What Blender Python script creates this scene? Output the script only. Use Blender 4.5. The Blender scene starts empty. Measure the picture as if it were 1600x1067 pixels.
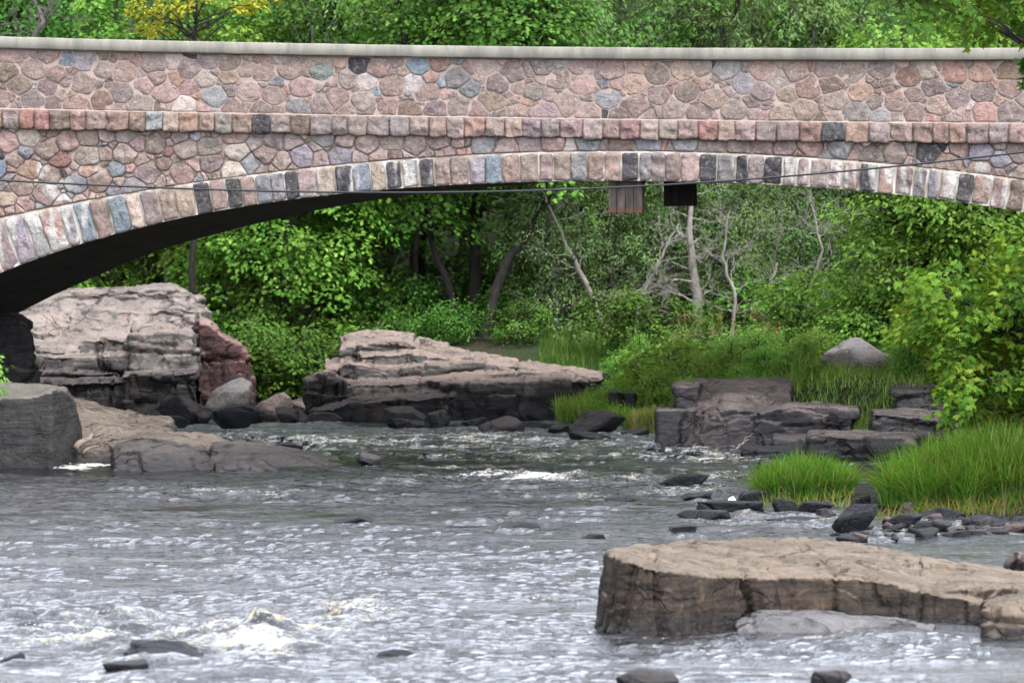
import bpy, bmesh, math, random
import numpy as np
from mathutils import Vector, Matrix

random.seed(7)
FPX = 150.0 / 36.0 * 1600.0      # focal length in pixels of a 1600 px wide frame
HC = 3.6                         # camera height above the river
HZ = 340.0                       # horizon row
sc = bpy.context.scene
COL = sc.collection


def P(px, py, Y):
    """world point that stands at distance Y on the sight line through (px, py)"""
    return ((px - 800.0) / FPX * Y, Y, HC + (HZ - py) / FPX * Y)


def G(px, py, z=0.0):
    """point of the level z under (px, py)"""
    Y = FPX * (HC - z) / (py - HZ)
    return ((px - 800.0) / FPX * Y, Y, z)


# ------------------------------------------------------------------ noise
def _hash(ix, iy, iz, seed):
    h = (ix.astype(np.uint32) * np.uint32(374761393) + iy.astype(np.uint32) * np.uint32(668265263)
         + iz.astype(np.uint32) * np.uint32(2147483647) + np.uint32((seed * 974634777) & 0xffffffff))
    h = (h ^ (h >> np.uint32(13))) * np.uint32(1274126177)
    h = h ^ (h >> np.uint32(16))
    h = h * np.uint32(2246822519)
    h = h ^ (h >> np.uint32(15))
    return (h & np.uint32(0xffffff)).astype(np.float64) / float(0xffffff)


def vnoise(p, seed=0):
    p = np.asarray(p, dtype=np.float64)
    i = np.floor(p).astype(np.int64)
    f = p - i
    f = f * f * f * (f * (f * 6 - 15) + 10)
    r = 0
    for a in (0, 1):
        for b in (0, 1):
            for c in (0, 1):
                w = (f[:, 0] if a else 1 - f[:, 0]) * (f[:, 1] if b else 1 - f[:, 1]) * (f[:, 2] if c else 1 - f[:, 2])
                r = r + w * _hash(i[:, 0] + a, i[:, 1] + b, i[:, 2] + c, seed)
    return r * 2 - 1


def fbm(p, seed=0, octv=4, gain=0.5, lac=2.03):
    p = np.asarray(p, dtype=np.float64)
    a, r, t = 1.0, 0.0, 0.0
    for o in range(octv):
        r = r + a * vnoise(p + 17.3 * o, seed + o)
        t += a
        a *= gain
        p = p * lac
    return r / t


def pnoise(p, seed=0):
    """gradient noise in the plane"""
    p = np.asarray(p, dtype=np.float64)
    i = np.floor(p[:, :2]).astype(np.int64)
    f = p[:, :2] - i
    u = f * f * f * (f * (f * 6 - 15) + 10)
    r = 0
    for a in (0, 1):
        for b in (0, 1):
            t = 2 * math.pi * _hash(i[:, 0] + a, i[:, 1] + b, i[:, 0] * 0, seed)
            w = (u[:, 0] if a else 1 - u[:, 0]) * (u[:, 1] if b else 1 - u[:, 1])
            r = r + w * (np.cos(t) * (f[:, 0] - a) + np.sin(t) * (f[:, 1] - b))
    return r * 1.5


def pfbm(p, seed=0, octv=4, gain=.5, ridge=False):
    p = np.asarray(p, dtype=np.float64)[:, :2]
    a, r, t = 1.0, 0.0, 0.0
    for o in range(octv):
        n = pnoise(p + 13.7 * o, seed + o)
        r = r + a * ((1 - np.abs(n) * 2) if ridge else n)
        t += a; a *= gain
        c, s = math.cos(.35), math.sin(.35)
        p = np.stack([p[:, 0] * c - p[:, 1] * s, p[:, 0] * s + p[:, 1] * c], 1) * 2.03
    return r / t


def ridged(p, seed=0, octv=4, gain=0.5):
    p = np.asarray(p, dtype=np.float64)
    a, r, t = 1.0, 0.0, 0.0
    for o in range(octv):
        r = r + a * (1 - np.abs(vnoise(p + 9.1 * o, seed + o)) * 2)
        t += a
        a *= gain
        p = p * 2.07
    return r / t


def worley(p, seed=0):
    """distance to the border of the cell and a random number of the cell"""
    p = np.asarray(p, dtype=np.float64)
    i = np.floor(p).astype(np.int64)
    n = len(p)
    f1 = np.full(n, 9.0); f2 = np.full(n, 9.0); cid = np.zeros(n)
    for a in (-1, 0, 1):
        for b in (-1, 0, 1):
            for c in (-1, 0, 1):
                jx, jy, jz = i[:, 0] + a, i[:, 1] + b, i[:, 2] + c
                d = np.sqrt((jx + .5 + .8 * (_hash(jx, jy, jz, seed) - .5) - p[:, 0]) ** 2
                            + (jy + .5 + .8 * (_hash(jx, jy, jz, seed + 1) - .5) - p[:, 1]) ** 2
                            + (jz + .5 + .8 * (_hash(jx, jy, jz, seed + 2) - .5) - p[:, 2]) ** 2)
                h = _hash(jx, jy, jz, seed + 3)
                near = d < f1
                f2 = np.where(near, f1, np.minimum(f2, d))
                cid = np.where(near, h, cid)
                f1 = np.where(near, d, f1)
    return f2 - f1, cid


def sstep(a, b, x):
    t = np.clip((x - a) / (b - a), 0, 1)
    return t * t * (3 - 2 * t)


# ------------------------------------------------------------------ mesh helpers
def make_mesh(name, V, faces, cols=None, smooth=True, attrs=None):
    """faces: list of (n,k) integer arrays"""
    V = np.asarray(V, dtype=np.float32)
    faces = [np.asarray(f, dtype=np.int32) for f in faces if len(f)]
    me = bpy.data.meshes.new(name)
    me.vertices.add(len(V))
    me.vertices.foreach_set('co', V.ravel())
    nl = sum(f.size for f in faces)
    npoly = sum(len(f) for f in faces)
    me.loops.add(nl)
    me.loops.foreach_set('vertex_index', np.concatenate([f.ravel() for f in faces]))
    starts, off = [], 0
    for f in faces:
        starts.append(off + np.arange(len(f), dtype=np.int32) * f.shape[1])
        off += f.size
    me.polygons.add(npoly)
    me.polygons.foreach_set('loop_start', np.concatenate(starts).astype(np.int32))
    me.polygons.foreach_set('use_smooth', np.full(npoly, bool(smooth)))
    if cols is not None:
        c = np.ones((len(V), 4), dtype=np.float32)
        c[:, :3] = cols
        at = me.color_attributes.new('Col', 'FLOAT_COLOR', 'POINT')
        at.data.foreach_set('color', c.ravel())
    for k, v in (attrs or {}).items():
        at = me.attributes.new(k, 'FLOAT', 'POINT')
        at.data.foreach_set('value', np.asarray(v, dtype=np.float32))
    me.update(calc_edges=True)
    me.validate()
    return me


def link(name, me, mat, parent=None):
    o = bpy.data.objects.new(name, me)
    COL.objects.link(o)
    if mat is not None and me is not None:
        if not me.materials:
            me.materials.append(mat)
    if parent is not None:
        o.parent = parent
    return o


def tag(o, label=None, cat=None, group=None, kind=None):
    if label: o['label'] = label
    if cat: o['category'] = cat
    if group: o['group'] = group
    if kind: o['kind'] = kind
    return o


def empty(name, loc, rz=0.0):
    o = bpy.data.objects.new(name, None)
    o.empty_display_size = 0.2
    COL.objects.link(o)
    o.location = loc
    o.rotation_euler = (0, 0, rz)
    return o


def copy_tree(o, parent=None):
    c = o.copy()
    COL.objects.link(c)
    if parent is not None:
        c.parent = parent
    for ch in [x for x in COL.objects if x.parent == o]:
        copy_tree(ch, c)
    return c


class MB:
    """collects pieces that end up in one mesh"""
    def __init__(self):
        self.V, self.F, self.C, self.n = [], {}, [], 0

    def add(self, V, faces, col=(1, 1, 1)):
        V = np.asarray(V, dtype=np.float64)
        for f in faces:
            f = np.asarray(f, dtype=np.int64)
            if len(f):
                self.F.setdefault(f.shape[1], []).append(f + self.n)
        self.V.append(V)
        c = np.asarray(col, dtype=np.float64)
        self.C.append(np.broadcast_to(c, (len(V), 3)) if c.ndim == 1 else c)
        self.n += len(V)

    def mesh(self, name, smooth=True):
        return make_mesh(name, np.concatenate(self.V), [np.concatenate(f) for f in self.F.values()],
                         np.concatenate(self.C), smooth)


def tube(pts, rad, n=8, cap=True):
    pts = np.asarray(pts, dtype=np.float64)
    rad = np.broadcast_to(np.asarray(rad, dtype=np.float64), (len(pts),))
    t = np.gradient(pts, axis=0)
    t /= np.linalg.norm(t, axis=1)[:, None] + 1e-9
    ref = np.array([0.0, 0.0, 1.0]) if abs(t[:, 2]).mean() < 0.8 else np.array([1.0, 0.0, 0.0])
    a = np.cross(t, ref); a /= np.linalg.norm(a, axis=1)[:, None] + 1e-9
    b = np.cross(t, a)
    ang = np.linspace(0, 2 * math.pi, n, endpoint=False)
    V = (pts[:, None, :] + rad[:, None, None] * (np.cos(ang)[None, :, None] * a[:, None, :] + np.sin(ang)[None, :, None] * b[:, None, :])).reshape(-1, 3)
    i = np.arange(len(pts) - 1)[:, None] * n
    j = np.arange(n)[None, :]
    q = np.stack([i + j, i + (j + 1) % n, i + n + (j + 1) % n, i + n + j], -1).reshape(-1, 4)
    F = [q]
    if cap:
        F.append(np.arange(n)[None, ::-1].copy())
        F.append((np.arange(n) + (len(pts) - 1) * n)[None, :])
    return V, F


def curve_pts(a, b, sag, n=8, seed=0, wig=0.0):
    r = np.random.RandomState(seed)
    a, b = np.asarray(a, float), np.asarray(b, float)
    t = np.linspace(0, 1, n)[:, None]
    p = a + (b - a) * t
    p[:, 2] += sag * 4 * (t[:, 0] * (1 - t[:, 0]))
    if wig:
        w = r.normal(0, wig, (n, 3)); w[0] = 0; w[-1] *= .3
        p += w
    return p


def box_bm(x0, x1, y0, y1, z0, z1, bev=0.0):
    bm = bmesh.new()
    vs = [bm.verts.new((x, y, z)) for x in (x0, x1) for y in (y0, y1) for z in (z0, z1)]
    for f in ((0, 1, 3, 2), (4, 6, 7, 5), (0, 4, 5, 1), (2, 3, 7, 6), (0, 2, 6, 4), (1, 5, 7, 3)):
        bm.faces.new([vs[i] for i in f])
    if bev:
        bmesh.ops.bevel(bm, geom=bm.edges[:], offset=bev, segments=2, affect='EDGES', profile=0.6)
    return bm


def bm_mesh(name, bm, smooth=False):
    me = bpy.data.meshes.new(name)
    bm.to_mesh(me); bm.free()
    for p in me.polygons: p.use_smooth = smooth
    return me


# ------------------------------------------------------------------ node helpers
class NT:
    def __init__(self, name):
        self.m = bpy.data.materials.new(name)
        self.m.use_nodes = True
        self.t = self.m.node_tree
        self.t.nodes.clear()

    def n(self, typ, ins=None, out=0, **props):
        nd = self.t.nodes.new('ShaderNode' + typ)
        for k, v in props.items():
            setattr(nd, k, v)
        for k, v in (ins or {}).items():
            s = nd.inputs[k]
            if isinstance(v, bpy.types.NodeSocket):
                self.t.links.new(v, s)
            else:
                s.default_value = v
        return nd.outputs[out]

    def mix(self, f, a, b, blend='MIX'):
        a = (*a, 1) if isinstance(a, tuple) and len(a) == 3 else a
        b = (*b, 1) if isinstance(b, tuple) and len(b) == 3 else b
        return self.n('Mix', {0: f, 6: a, 7: b}, 2, data_type='RGBA', blend_type=blend)

    def math(self, op, a, b=0.0, c=0.0, clamp=False):
        return self.n('Math', {0: a, 1: b, 2: c}, operation=op, use_clamp=clamp)

    def ramp(self, x, a, b, lo=0.0, hi=1.0):
        return self.n('MapRange', {0: x, 1: a, 2: b, 3: lo, 4: hi}, interpolation_type='SMOOTHSTEP')

    def noise(self, vec, scale, detail=5, rough=0.6, dist=0.0):
        return self.n('TexNoise', {'Vector': vec, 'Scale': scale, 'Detail': detail, 'Roughness': rough, 'Distortion': dist})

    def scale(self, vec, s):
        return self.n('Mapping', {0: vec, 3: s})

    def obj(self):
        return self.n('TexCoord', out=3)

    def pos(self):
        return self.n('NewGeometry', out=0)

    def bump(self, h, strength, dist, normal=None):
        ins = {'Height': h, 'Strength': strength, 'Distance': dist}
        if normal is not None: ins['Normal'] = normal
        return self.n('Bump', ins)

    def done(self, shader):
        o = self.t.nodes.new('ShaderNodeOutputMaterial')
        self.t.links.new(shader, o.inputs[0])
        return self.m

    def pbr(self, col, rough=0.8, normal=None, spec=0.4, **kw):
        ins = {'Base Color': col, 'Roughness': rough, 'Specular IOR Level': spec}
        if isinstance(col, tuple) and len(col) == 3: ins['Base Color'] = (*col, 1)
        if normal is not None: ins['Normal'] = normal
        ins.update(kw)
        return self.n('BsdfPrincipled', ins)


def mat_stone():
    t = NT('rubble_stone')
    v = t.obj()
    c = t.n('VertexColor', layer_name='Col')
    big = t.noise(v, 7, 4, .6)
    fine = t.noise(v, 45, 3, .7)
    grain = t.noise(v, 160, 2, .6)
    col = t.mix(t.ramp(big, .35, .7), c, t.mix(1.0, c, (.80, .86, .92), 'MULTIPLY'))
    mid = t.noise(v, 16, 5, .7, .5)
    col = t.mix(t.ramp(mid, .50, .72, 0, .75), col, t.mix(1.0, col, (.50, .47, .48), 'MULTIPLY'))
    col = t.mix(t.ramp(mid, .30, .48, .55, 0), col, (.42, .345, .315))
    col = t.mix(t.ramp(t.noise(v, 1.3, 5, .65), .5, .68, 0, .5), col, t.mix(1.0, col, (.62, .58, .56), 'MULTIPLY'))
    col = t.mix(t.ramp(fine, .45, .7, 0, .6), col, t.mix(1.0, col, (.50, .46, .46), 'MULTIPLY'))
    col = t.mix(t.ramp(grain, .52, .72, 0, .45), col, t.mix(.5, col, (.62, .55, .52)))
    h = t.math('ADD', t.math('MULTIPLY', big, .6), t.math('MULTIPLY', fine, .4))
    return t.done(t.pbr(col, .85, t.bump(t.math('ADD', h, t.math('MULTIPLY', mid, .8)), 1.0, .06, t.bump(grain, .6, .008)), .25))


def mat_mortar():
    t = NT('lime_mortar')
    v = t.obj()
    a = t.noise(v, 3, 5, .6); b = t.noise(v, 30, 4, .7)
    col = t.mix(t.ramp(a, .35, .65), (.32, .25, .205), (.255, .20, .168))
    col = t.mix(t.ramp(b, .45, .75, 0, .5), col, (.28, .225, .21))
    return t.done(t.pbr(col, .95, t.bump(b, .8, .015), .2))


def mat_coping():
    t = NT('weathered_concrete')
    v = t.obj()
    a = t.noise(t.scale(v, (1, 1, .25)), 3.5, 6, .65)
    b = t.noise(v, 60, 3, .7)
    s = t.noise(t.scale(v, (2.5, 1, 1.2)), 2.0, 6, .75, .8)
    col = t.mix(t.ramp(a, .35, .68), (.235, .22, .178), (.15, .14, .115))
    col = t.mix(t.ramp(s, .52, .72, 0, .55), col, (.13, .12, .10))
    col = t.mix(t.ramp(b, .5, .8, 0, .4), col, (.17, .155, .125))
    return t.done(t.pbr(col, .9, t.bump(b, .5, .01), .2))


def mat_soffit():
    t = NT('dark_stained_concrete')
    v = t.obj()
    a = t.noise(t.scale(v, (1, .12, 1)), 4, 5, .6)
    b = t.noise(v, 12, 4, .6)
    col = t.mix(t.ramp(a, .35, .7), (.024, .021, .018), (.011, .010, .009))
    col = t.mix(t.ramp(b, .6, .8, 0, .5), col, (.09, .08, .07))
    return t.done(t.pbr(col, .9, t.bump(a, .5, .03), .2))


def mat_rock(name, top, top2, face, face2, wet=.35, rust=None, lich=None, scale=1.0, wetline=.3, stain=None, crack=1.0):
    t = NT(name)
    v = t.pos()
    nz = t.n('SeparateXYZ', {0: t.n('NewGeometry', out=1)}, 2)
    z = t.n('SeparateXYZ', {0: v}, 2)
    big = t.noise(v, 1.1 * scale, 6, .62, .4)
    med = t.noise(v, 5 * scale, 6, .65, .3)
    fine = t.noise(v, 34 * scale, 5, .7)
    strata = t.noise(t.scale(v, (.7, .7, 7)), 2.2 * scale, 5, .6, .5)
    up = t.ramp(t.math('ADD', nz, t.math('MULTIPLY', t.math('SUBTRACT', med, .5), .7)), .38, .78)  # paler tops, darker steep faces: sky light painted in along with weathering
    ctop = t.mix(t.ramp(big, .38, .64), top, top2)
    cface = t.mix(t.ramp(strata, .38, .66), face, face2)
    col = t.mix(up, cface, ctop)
    if rust:
        col = t.mix(t.ramp(t.noise(v, 2.6 * scale, 5, .6, 1.0), .56, .72, 0, .7), col, rust)
    if lich:
        col = t.mix(t.ramp(t.noise(v, 3.7 * scale, 6, .7), .58, .70, 0, .75), col, lich)
    col = t.mix(t.ramp(fine, .48, .68, 0, .7), col, t.mix(1.0, col, (.45, .44, .44), 'MULTIPLY'))
    col = t.mix(t.ramp(t.noise(v, 90 * scale, 3, .7), .54, .68, 0, .6), col, t.mix(1.0, col, (.38, .37, .37), 'MULTIPLY'))
    col = t.mix(t.ramp(med, .55, .75, 0, .4), col, t.mix(1.0, col, (1.35, 1.3, 1.25), 'MULTIPLY'))
    wv = t.n('VectorMath', {0: v, 1: t.n('VectorMath', {0: t.n('TexNoise', {'Vector': v, 'Scale': 1.6 * scale, 'Detail': 4}, 1), 3: .55 / scale}, operation='SCALE')}, operation='ADD')
    ck = t.n('TexVoronoi', {'Vector': t.scale(wv, (1, 1, .7)), 'Scale': .85 * scale}, 0, feature='DISTANCE_TO_EDGE')
    ck2 = t.n('TexVoronoi', {'Vector': t.scale(wv, (1, 1, 1.6)), 'Scale': 2.3 * scale}, 0, feature='DISTANCE_TO_EDGE')
    c1 = t.math('MULTIPLY', t.ramp(ck, .0, .035, 1, 0), t.ramp(t.noise(v, .8 * scale, 3), .42, .58))
    c2 = t.math('MULTIPLY', t.ramp(ck2, .0, .045, .5, 0), t.ramp(t.noise(v, 1.3 * scale, 3), .48, .62))
    cr = t.math('MULTIPLY', t.math('MAXIMUM', c1, c2), crack)
    col = t.mix(t.math('MULTIPLY', cr, .8), col, t.mix(1.0, col, (.22, .2, .2), 'MULTIPLY'))
    stn = t.noise(t.scale(v, (2.2, 2.2, .5)), 1.5 * scale, 5, .65)
    col = t.mix(t.ramp(stn, .52, .70, 0, .6), col, t.mix(1.0, col, (.42, .41, .43), 'MULTIPLY'))
    if stain:
        st = t.ramp(t.math('ADD', z, t.math('MULTIPLY', t.math('SUBTRACT', big, .5), 1.3)), stain - .22, stain + .18, 1, 0)
        col = t.mix(st, col, t.mix(1.0, col, (.36, .37, .41), 'MULTIPLY'))
    wl = t.ramp(t.math('ADD', z, t.math('MULTIPLY', t.math('SUBTRACT', big, .5), wetline * 1.2)), wetline * .35, wetline, 1, 0)
    col = t.mix(t.math('MULTIPLY', wl, 1 - wet), col, t.mix(.85, col, (.012, .012, .013)))
    rough = t.ramp(wl, 0, 1, .9, .55)
    h = t.math('ADD', t.math('MULTIPLY', med, .5), t.math('MULTIPLY', strata, .16))
    h = t.math('SUBTRACT', h, t.math('MULTIPLY', cr, .5))
    nrm = t.bump(h, 1.0, .12 / scale, t.bump(fine, .7, .02 / scale))
    return t.done(t.pbr(col, rough, nrm, .16))


def mat_leaf(name, tint=(1, 1, 1), trans=.35, spread=.06):
    t = NT(name)
    c = t.n('VertexColor', layer_name='Col')
    rnd = t.n('ObjectInfo', out=5)
    hs = t.n('HueSaturation', {'Hue': t.math('ADD', .5 - spread / 4, t.math('MULTIPLY', rnd, spread / 2)),
                               'Value': t.math('ADD', .85, t.math('MULTIPLY', rnd, .3)),
                               'Color': t.mix(1.0, c, tint, 'MULTIPLY')})
    d = t.pbr(hs, .7, spec=.12)
    tr = t.n('BsdfTranslucent', {0: t.mix(1.0, hs, (1.08, 1.05, .5), 'MULTIPLY')})
    return t.done(t.n('MixShader', {0: trans, 1: d, 2: tr}))


def mat_bark(name, a, b, sc_=6):
    t = NT(name)
    v = t.obj()
    n = t.noise(t.scale(v, (1, 1, .25)), sc_ * 2, 6, .65, .5)
    f = t.noise(v, sc_ * 8, 4, .7)
    col = t.mix(t.ramp(n, .35, .65), a, b)
    return t.done(t.pbr(col, .9, t.bump(t.math('ADD', n, t.math('MULTIPLY', f, .4)), .9, .03), .2))


def mat_flat(name, col, rough=.8, var=.35, sc_=8, spec=.3):
    t = NT(name)
    v = t.obj()
    n = t.noise(v, sc_, 5, .65)
    k = 1 - var
    c = t.mix(t.ramp(n, .35, .7), col, tuple(x * k for x in col))
    return t.done(t.pbr(c, rough, t.bump(n, .4, .01), spec))
# =================================================================== BRIDGE
YB, BA = 66.67, math.radians(8.0)
BU = (math.cos(BA), -math.sin(BA)); BN = (math.sin(BA), math.cos(BA))
BW = 7.0


def FP(px, py, w=0.0):
    """(u, z) on the bridge face pushed back by w, seen at the pixel"""
    rx, rz = (px - 800.0) / FPX, (HZ - py) / FPX
    t = (w + YB * BN[1]) / (rx * BN[0] + BN[1])
    x, y, z = t * rx, t, HC + t * rz
    return x * BU[0] + (y - YB) * BU[1], z


def prof(samples, deg=2, w=0.0):
    a = np.array([FP(x, y, w) for x, y in samples])
    c = np.polyfit(a[:, 0], a[:, 1], deg)
    return lambda u: np.polyval(c, u)


z_ct = prof([(0, 58), (200, 62.5), (400, 68), (600, 71), (800, 73.5), (1000, 75), (1200, 76), (1400, 76), (1600, 76)])
z_cb = lambda u: z_ct(u) - 0.18
z_st = prof([(0, 170), (400, 178), (800, 184), (1200, 190), (1600, 193)])
z_sb = lambda u: z_st(u) - 0.30
u_cr, z_cr = FP(955, 279)
_in = np.array([FP(x, y) for x, y in [(-182, 520), (-39, 445), (0, 425), (60, 399), (130, 375), (200, 356), (260, 344), (330, 329), (400, 316), (480, 302.5),
                                     (560, 292), (640, 286), (800, 281), (960, 279), (1100, 284), (1230, 293), (1330, 305), (1420, 317), (1500, 327), (1600, 342)]])
_v = np.abs(_in[:, 0] - u_cr)
_A = np.stack([np.ones_like(_v), _v ** 2, _v ** 4], 1)
_ci = np.linalg.lstsq(_A, _in[:, 1], rcond=None)[0]
z_in = lambda u: _ci[0] + _ci[1] * (np.asarray(u) - u_cr) ** 2 + _ci[2] * (np.asarray(u) - u_cr) ** 4
_ex = np.array([FP(x, y) for x, y in [(0, 345), (60, 329), (120, 315), (240, 291), (380, 273), (500, 259), (640, 247), (800, 240),
                                     (960, 237), (1100, 239), (1200, 245), (1300, 253), (1400, 263), (1500, 275), (1600, 290)]])
_v = np.abs(_ex[:, 0] - u_cr)
_A = np.stack([np.ones_like(_v), _v ** 2, _v ** 4], 1)
_ce = np.linalg.lstsq(_A, _ex[:, 1], rcond=None)[0]
z_ex = lambda u: _ce[0] + _ce[1] * (np.asarray(u) - u_cr) ** 2 + _ce[2] * (np.asarray(u) - u_cr) ** 4

rs = np.random.RandomState(11)
PAL = {
    'pink': (.258, .178, .142), 'rose': (.270, .160, .120), 'mauve': (.205, .153, .130), 'red': (.215, .105, .082),
    'grey': (.190, .175, .170), 'blue': (.145, .168, .175), 'dark': (.040, .037, .038), 'tan': (.265, .20, .145),
    'pale': (.33, .27, .225), 'brown': (.175, .115, .085), 'white': (.52, .485, .43), 'orange': (.275, .17, .118)}


def pick(w):
    k = list(w); p = np.array([w[x] for x in k], float)
    c = np.array(PAL[k[rs.choice(len(k), p=p / p.sum())]])
    return c * 1.2 * rs.uniform(.74, 1.2) * (1 + rs.normal(0, .035, 3))


def clip(poly, n, d):
    """keep the part of the polygon with n.p <= d"""
    out = []
    s = poly @ n - d
    for i in range(len(poly)):
        a, b, sa, sb = poly[i], poly[(i + 1) % len(poly)], s[i], s[(i + 1) % len(poly)]
        if sa <= 0: out.append(a)
        if sa * sb < 0: out.append(a + (b - a) * sa / (sa - sb))
    return np.array(out) if len(out) > 2 else np.zeros((0, 2))


def area(p):
    x, y = p[:, 0], p[:, 1]
    return .5 * np.sum(x * np.roll(y, -1) - y * np.roll(x, -1))


def stone(mb, poly, h, col, base=0.0, M=30, rnd=2, sharp=.9, white=None):
    p = np.asarray(poly)
    if area(p) < 0: p = p[::-1]
    for _ in range(rnd):
        k = .16 if rnd > 1 else .07
        p = np.stack([p * (1 - k) + np.roll(p, -1, 0) * k, p * k + np.roll(p, -1, 0) * (1 - k)], 1).reshape(-1, 2)
    d = np.linalg.norm(np.roll(p, -1, 0) - p, axis=1)
    s = np.concatenate([[0], np.cumsum(d)])
    q = np.concatenate([p, p[:1]])
    tt = np.linspace(0, s[-1], M, endpoint=False)
    p = np.stack([np.interp(tt, s, q[:, 0]), np.interp(tt, s, q[:, 1])], 1)
    c = p.mean(0)
    size = math.sqrt(abs(area(p)))
    seed = rs.randint(1 << 16)
    nn = vnoise(np.stack([p[:, 0] * 14, p[:, 1] * 14, np.full(M, seed % 97)], 1), 5)
    p = c + (p - c) * (1 + .05 * nn[:, None])
    fr = [1.0, .985, .93, .80, .60, .38, .16]
    ht = [-.25, .45, .76, .90, .97, 1.0, 1.0]
    tilt = rs.normal(0, .28, 2)
    V = []
    for f, g in zip(fr, ht):
        r = c + (p - c) * f
        loc = (r - c) / size
        nz = fbm(np.stack([r[:, 0] * 9, r[:, 1] * 9, np.full(M, (seed % 911) * 3.1)], 1), 3, 3)
        fc = ridged(np.stack([r[:, 0] * 4.5, r[:, 1] * 4.5, np.full(M, (seed % 733) * 1.7)], 1), 8, 2)
        hh = h * (g + (0 if g < 0 else min(1, g + .2)) * (.85 * nz + .75 * fc + (loc @ tilt) * 1.1))
        V.append(np.stack([r[:, 0], base - hh, r[:, 1]], 1))
    V = np.concatenate(V + [np.array([[c[0], base - h * (1.05 + .4 * fbm(np.array([[c[0] * 9, c[1] * 9, (seed % 911) * 3.1]]), 3, 3)[0]), c[1]]])])
    i = np.arange(len(fr) - 1)[:, None] * M
    j = np.arange(M)[None, :]
    q = np.stack([i + j, i + (j + 1) % M, i + M + (j + 1) % M, i + M + j], -1).reshape(-1, 4)
    k = (len(fr) - 1) * M
    tri = np.stack([k + np.arange(M), k + (np.arange(M) + 1) % M, np.full(M, len(V) - 1)], 1)
    vc = np.tile(np.asarray(col), (len(V), 1))
    vc = vc * (1 + .16 * fbm(V * 12, seed % 50, 2))[:, None]
    vc[:M] *= .85  # outer rim darkened, depth shading put into the colour
    if white is not None:
        wv = white(V[:, 0], V[:, 2])
        vc = vc * (1 - wv[:, None]) + np.array(PAL['white']) * wv[:, None]
    mb.add(V, [q, tri], vc)


def rubble(mb, u0, u1, zlo, zhi, hmax, rmin, rmax, colw, n_try, gap, h, white=None, asp=1.25):
    """cells of rough stones between the curves zlo(u) and zhi(u)"""
    pts = []
    tries = 0
    cand_r = np.concatenate([rs.uniform(rmin, rmax, n_try // 3), rs.uniform(rmin, (rmin + rmax) / 2, n_try - n_try // 3)])
    cand_r[:n_try // 3] = np.sort(cand_r[:n_try // 3])[::-1]
    P_ = np.zeros((0, 2)); R_ = np.zeros(0)
    for r in cand_r:
        u = rs.uniform(u0, u1)
        lo, hi = float(zlo(u)), float(zhi(u))
        if hi - lo < .09: continue
        z = rs.uniform(lo + min(.06, .3 * (hi - lo)), hi - min(.06, .3 * (hi - lo)))
        q = np.array([u / asp, z])
        if len(P_):
            d = np.hypot(P_[:, 0] - q[0], P_[:, 1] - q[1])
            if np.any(d < (R_ + r) * rs.uniform(.60, .92)): continue
        P_ = np.vstack([P_, q]); R_ = np.append(R_, r)
    for i in range(len(P_)):
        c = P_[i]
        poly = c + np.array([[-.6, -.6], [.6, -.6], [.6, .6], [-.6, .6]])
        d = np.hypot(*(P_ - c).T)
        for j in np.argsort(d)[1:26]:
            v = P_[j] - c
            L = d[j]
            off = (L * L + R_[i] ** 2 - R_[j] ** 2) / (2 * L)
            n = v / L
            poly = clip(poly, n, n @ c + off - gap * .5 * rs.uniform(.6, 1.5))
            if len(poly) < 3: break
        if len(poly) < 3: continue
        for zf, sg in ((zlo, -1), (zhi, 1)):
            uu = c[0] * asp
            s = (float(zf(uu + .05)) - float(zf(uu - .05))) / .1 * asp
            n = np.array([-s, 1.0]) * sg; n /= np.linalg.norm(n)
            p0 = np.array([c[0], float(zf(uu))])
            poly = clip(poly, n, n @ p0 - gap * .5)
            if len(poly) < 3: break
        if len(poly) < 3 or abs(area(poly)) < .0035: continue
        poly = poly * np.array([asp, 1.0])
        poly = np.stack([poly * (1 - t_) + np.roll(poly, -1, 0) * t_ for t_ in (0, .33, .67)], 1).reshape(-1, 2)
        w3 = np.column_stack([poly * 6.5, poly[:, 0] * 0])
        poly = poly + .016 * np.stack([fbm(w3, 91, 2), fbm(w3, 92, 2)], 1)
        if abs(area(poly)) < .003: continue
        stone(mb, poly, h * rs.uniform(.7, 1.35), pick(colw), rnd=2 if rs.rand() < .15 else 1, white=white)


def sheet(u, zlo, zhi, w, nz=2):
    """upright strip in the face between two curves"""
    rows = [np.stack([u, np.full_like(u, w), zlo(u) + (zhi(u) - zlo(u)) * k / (nz - 1)], 1) for k in range(nz)]
    V = np.concatenate(rows); n = len(u)
    i = np.arange(nz - 1)[:, None] * n; j = np.arange(n - 1)[None, :]
    return V, [np.stack([i + j, i + j + 1, i + n + j + 1, i + n + j], -1).reshape(-1, 4)]


bridge = empty('stone_arch_bridge', (0, YB, 0), -BA)
tag(bridge, 'pink rubble stone arch bridge with pale concrete coping spanning the rapids', 'bridge')
M_ST, M_MO, M_CO, M_SO = mat_stone(), mat_mortar(), mat_coping(), mat_soffit()
UU = np.linspace(-13.5, 13.5, 271)

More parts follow.
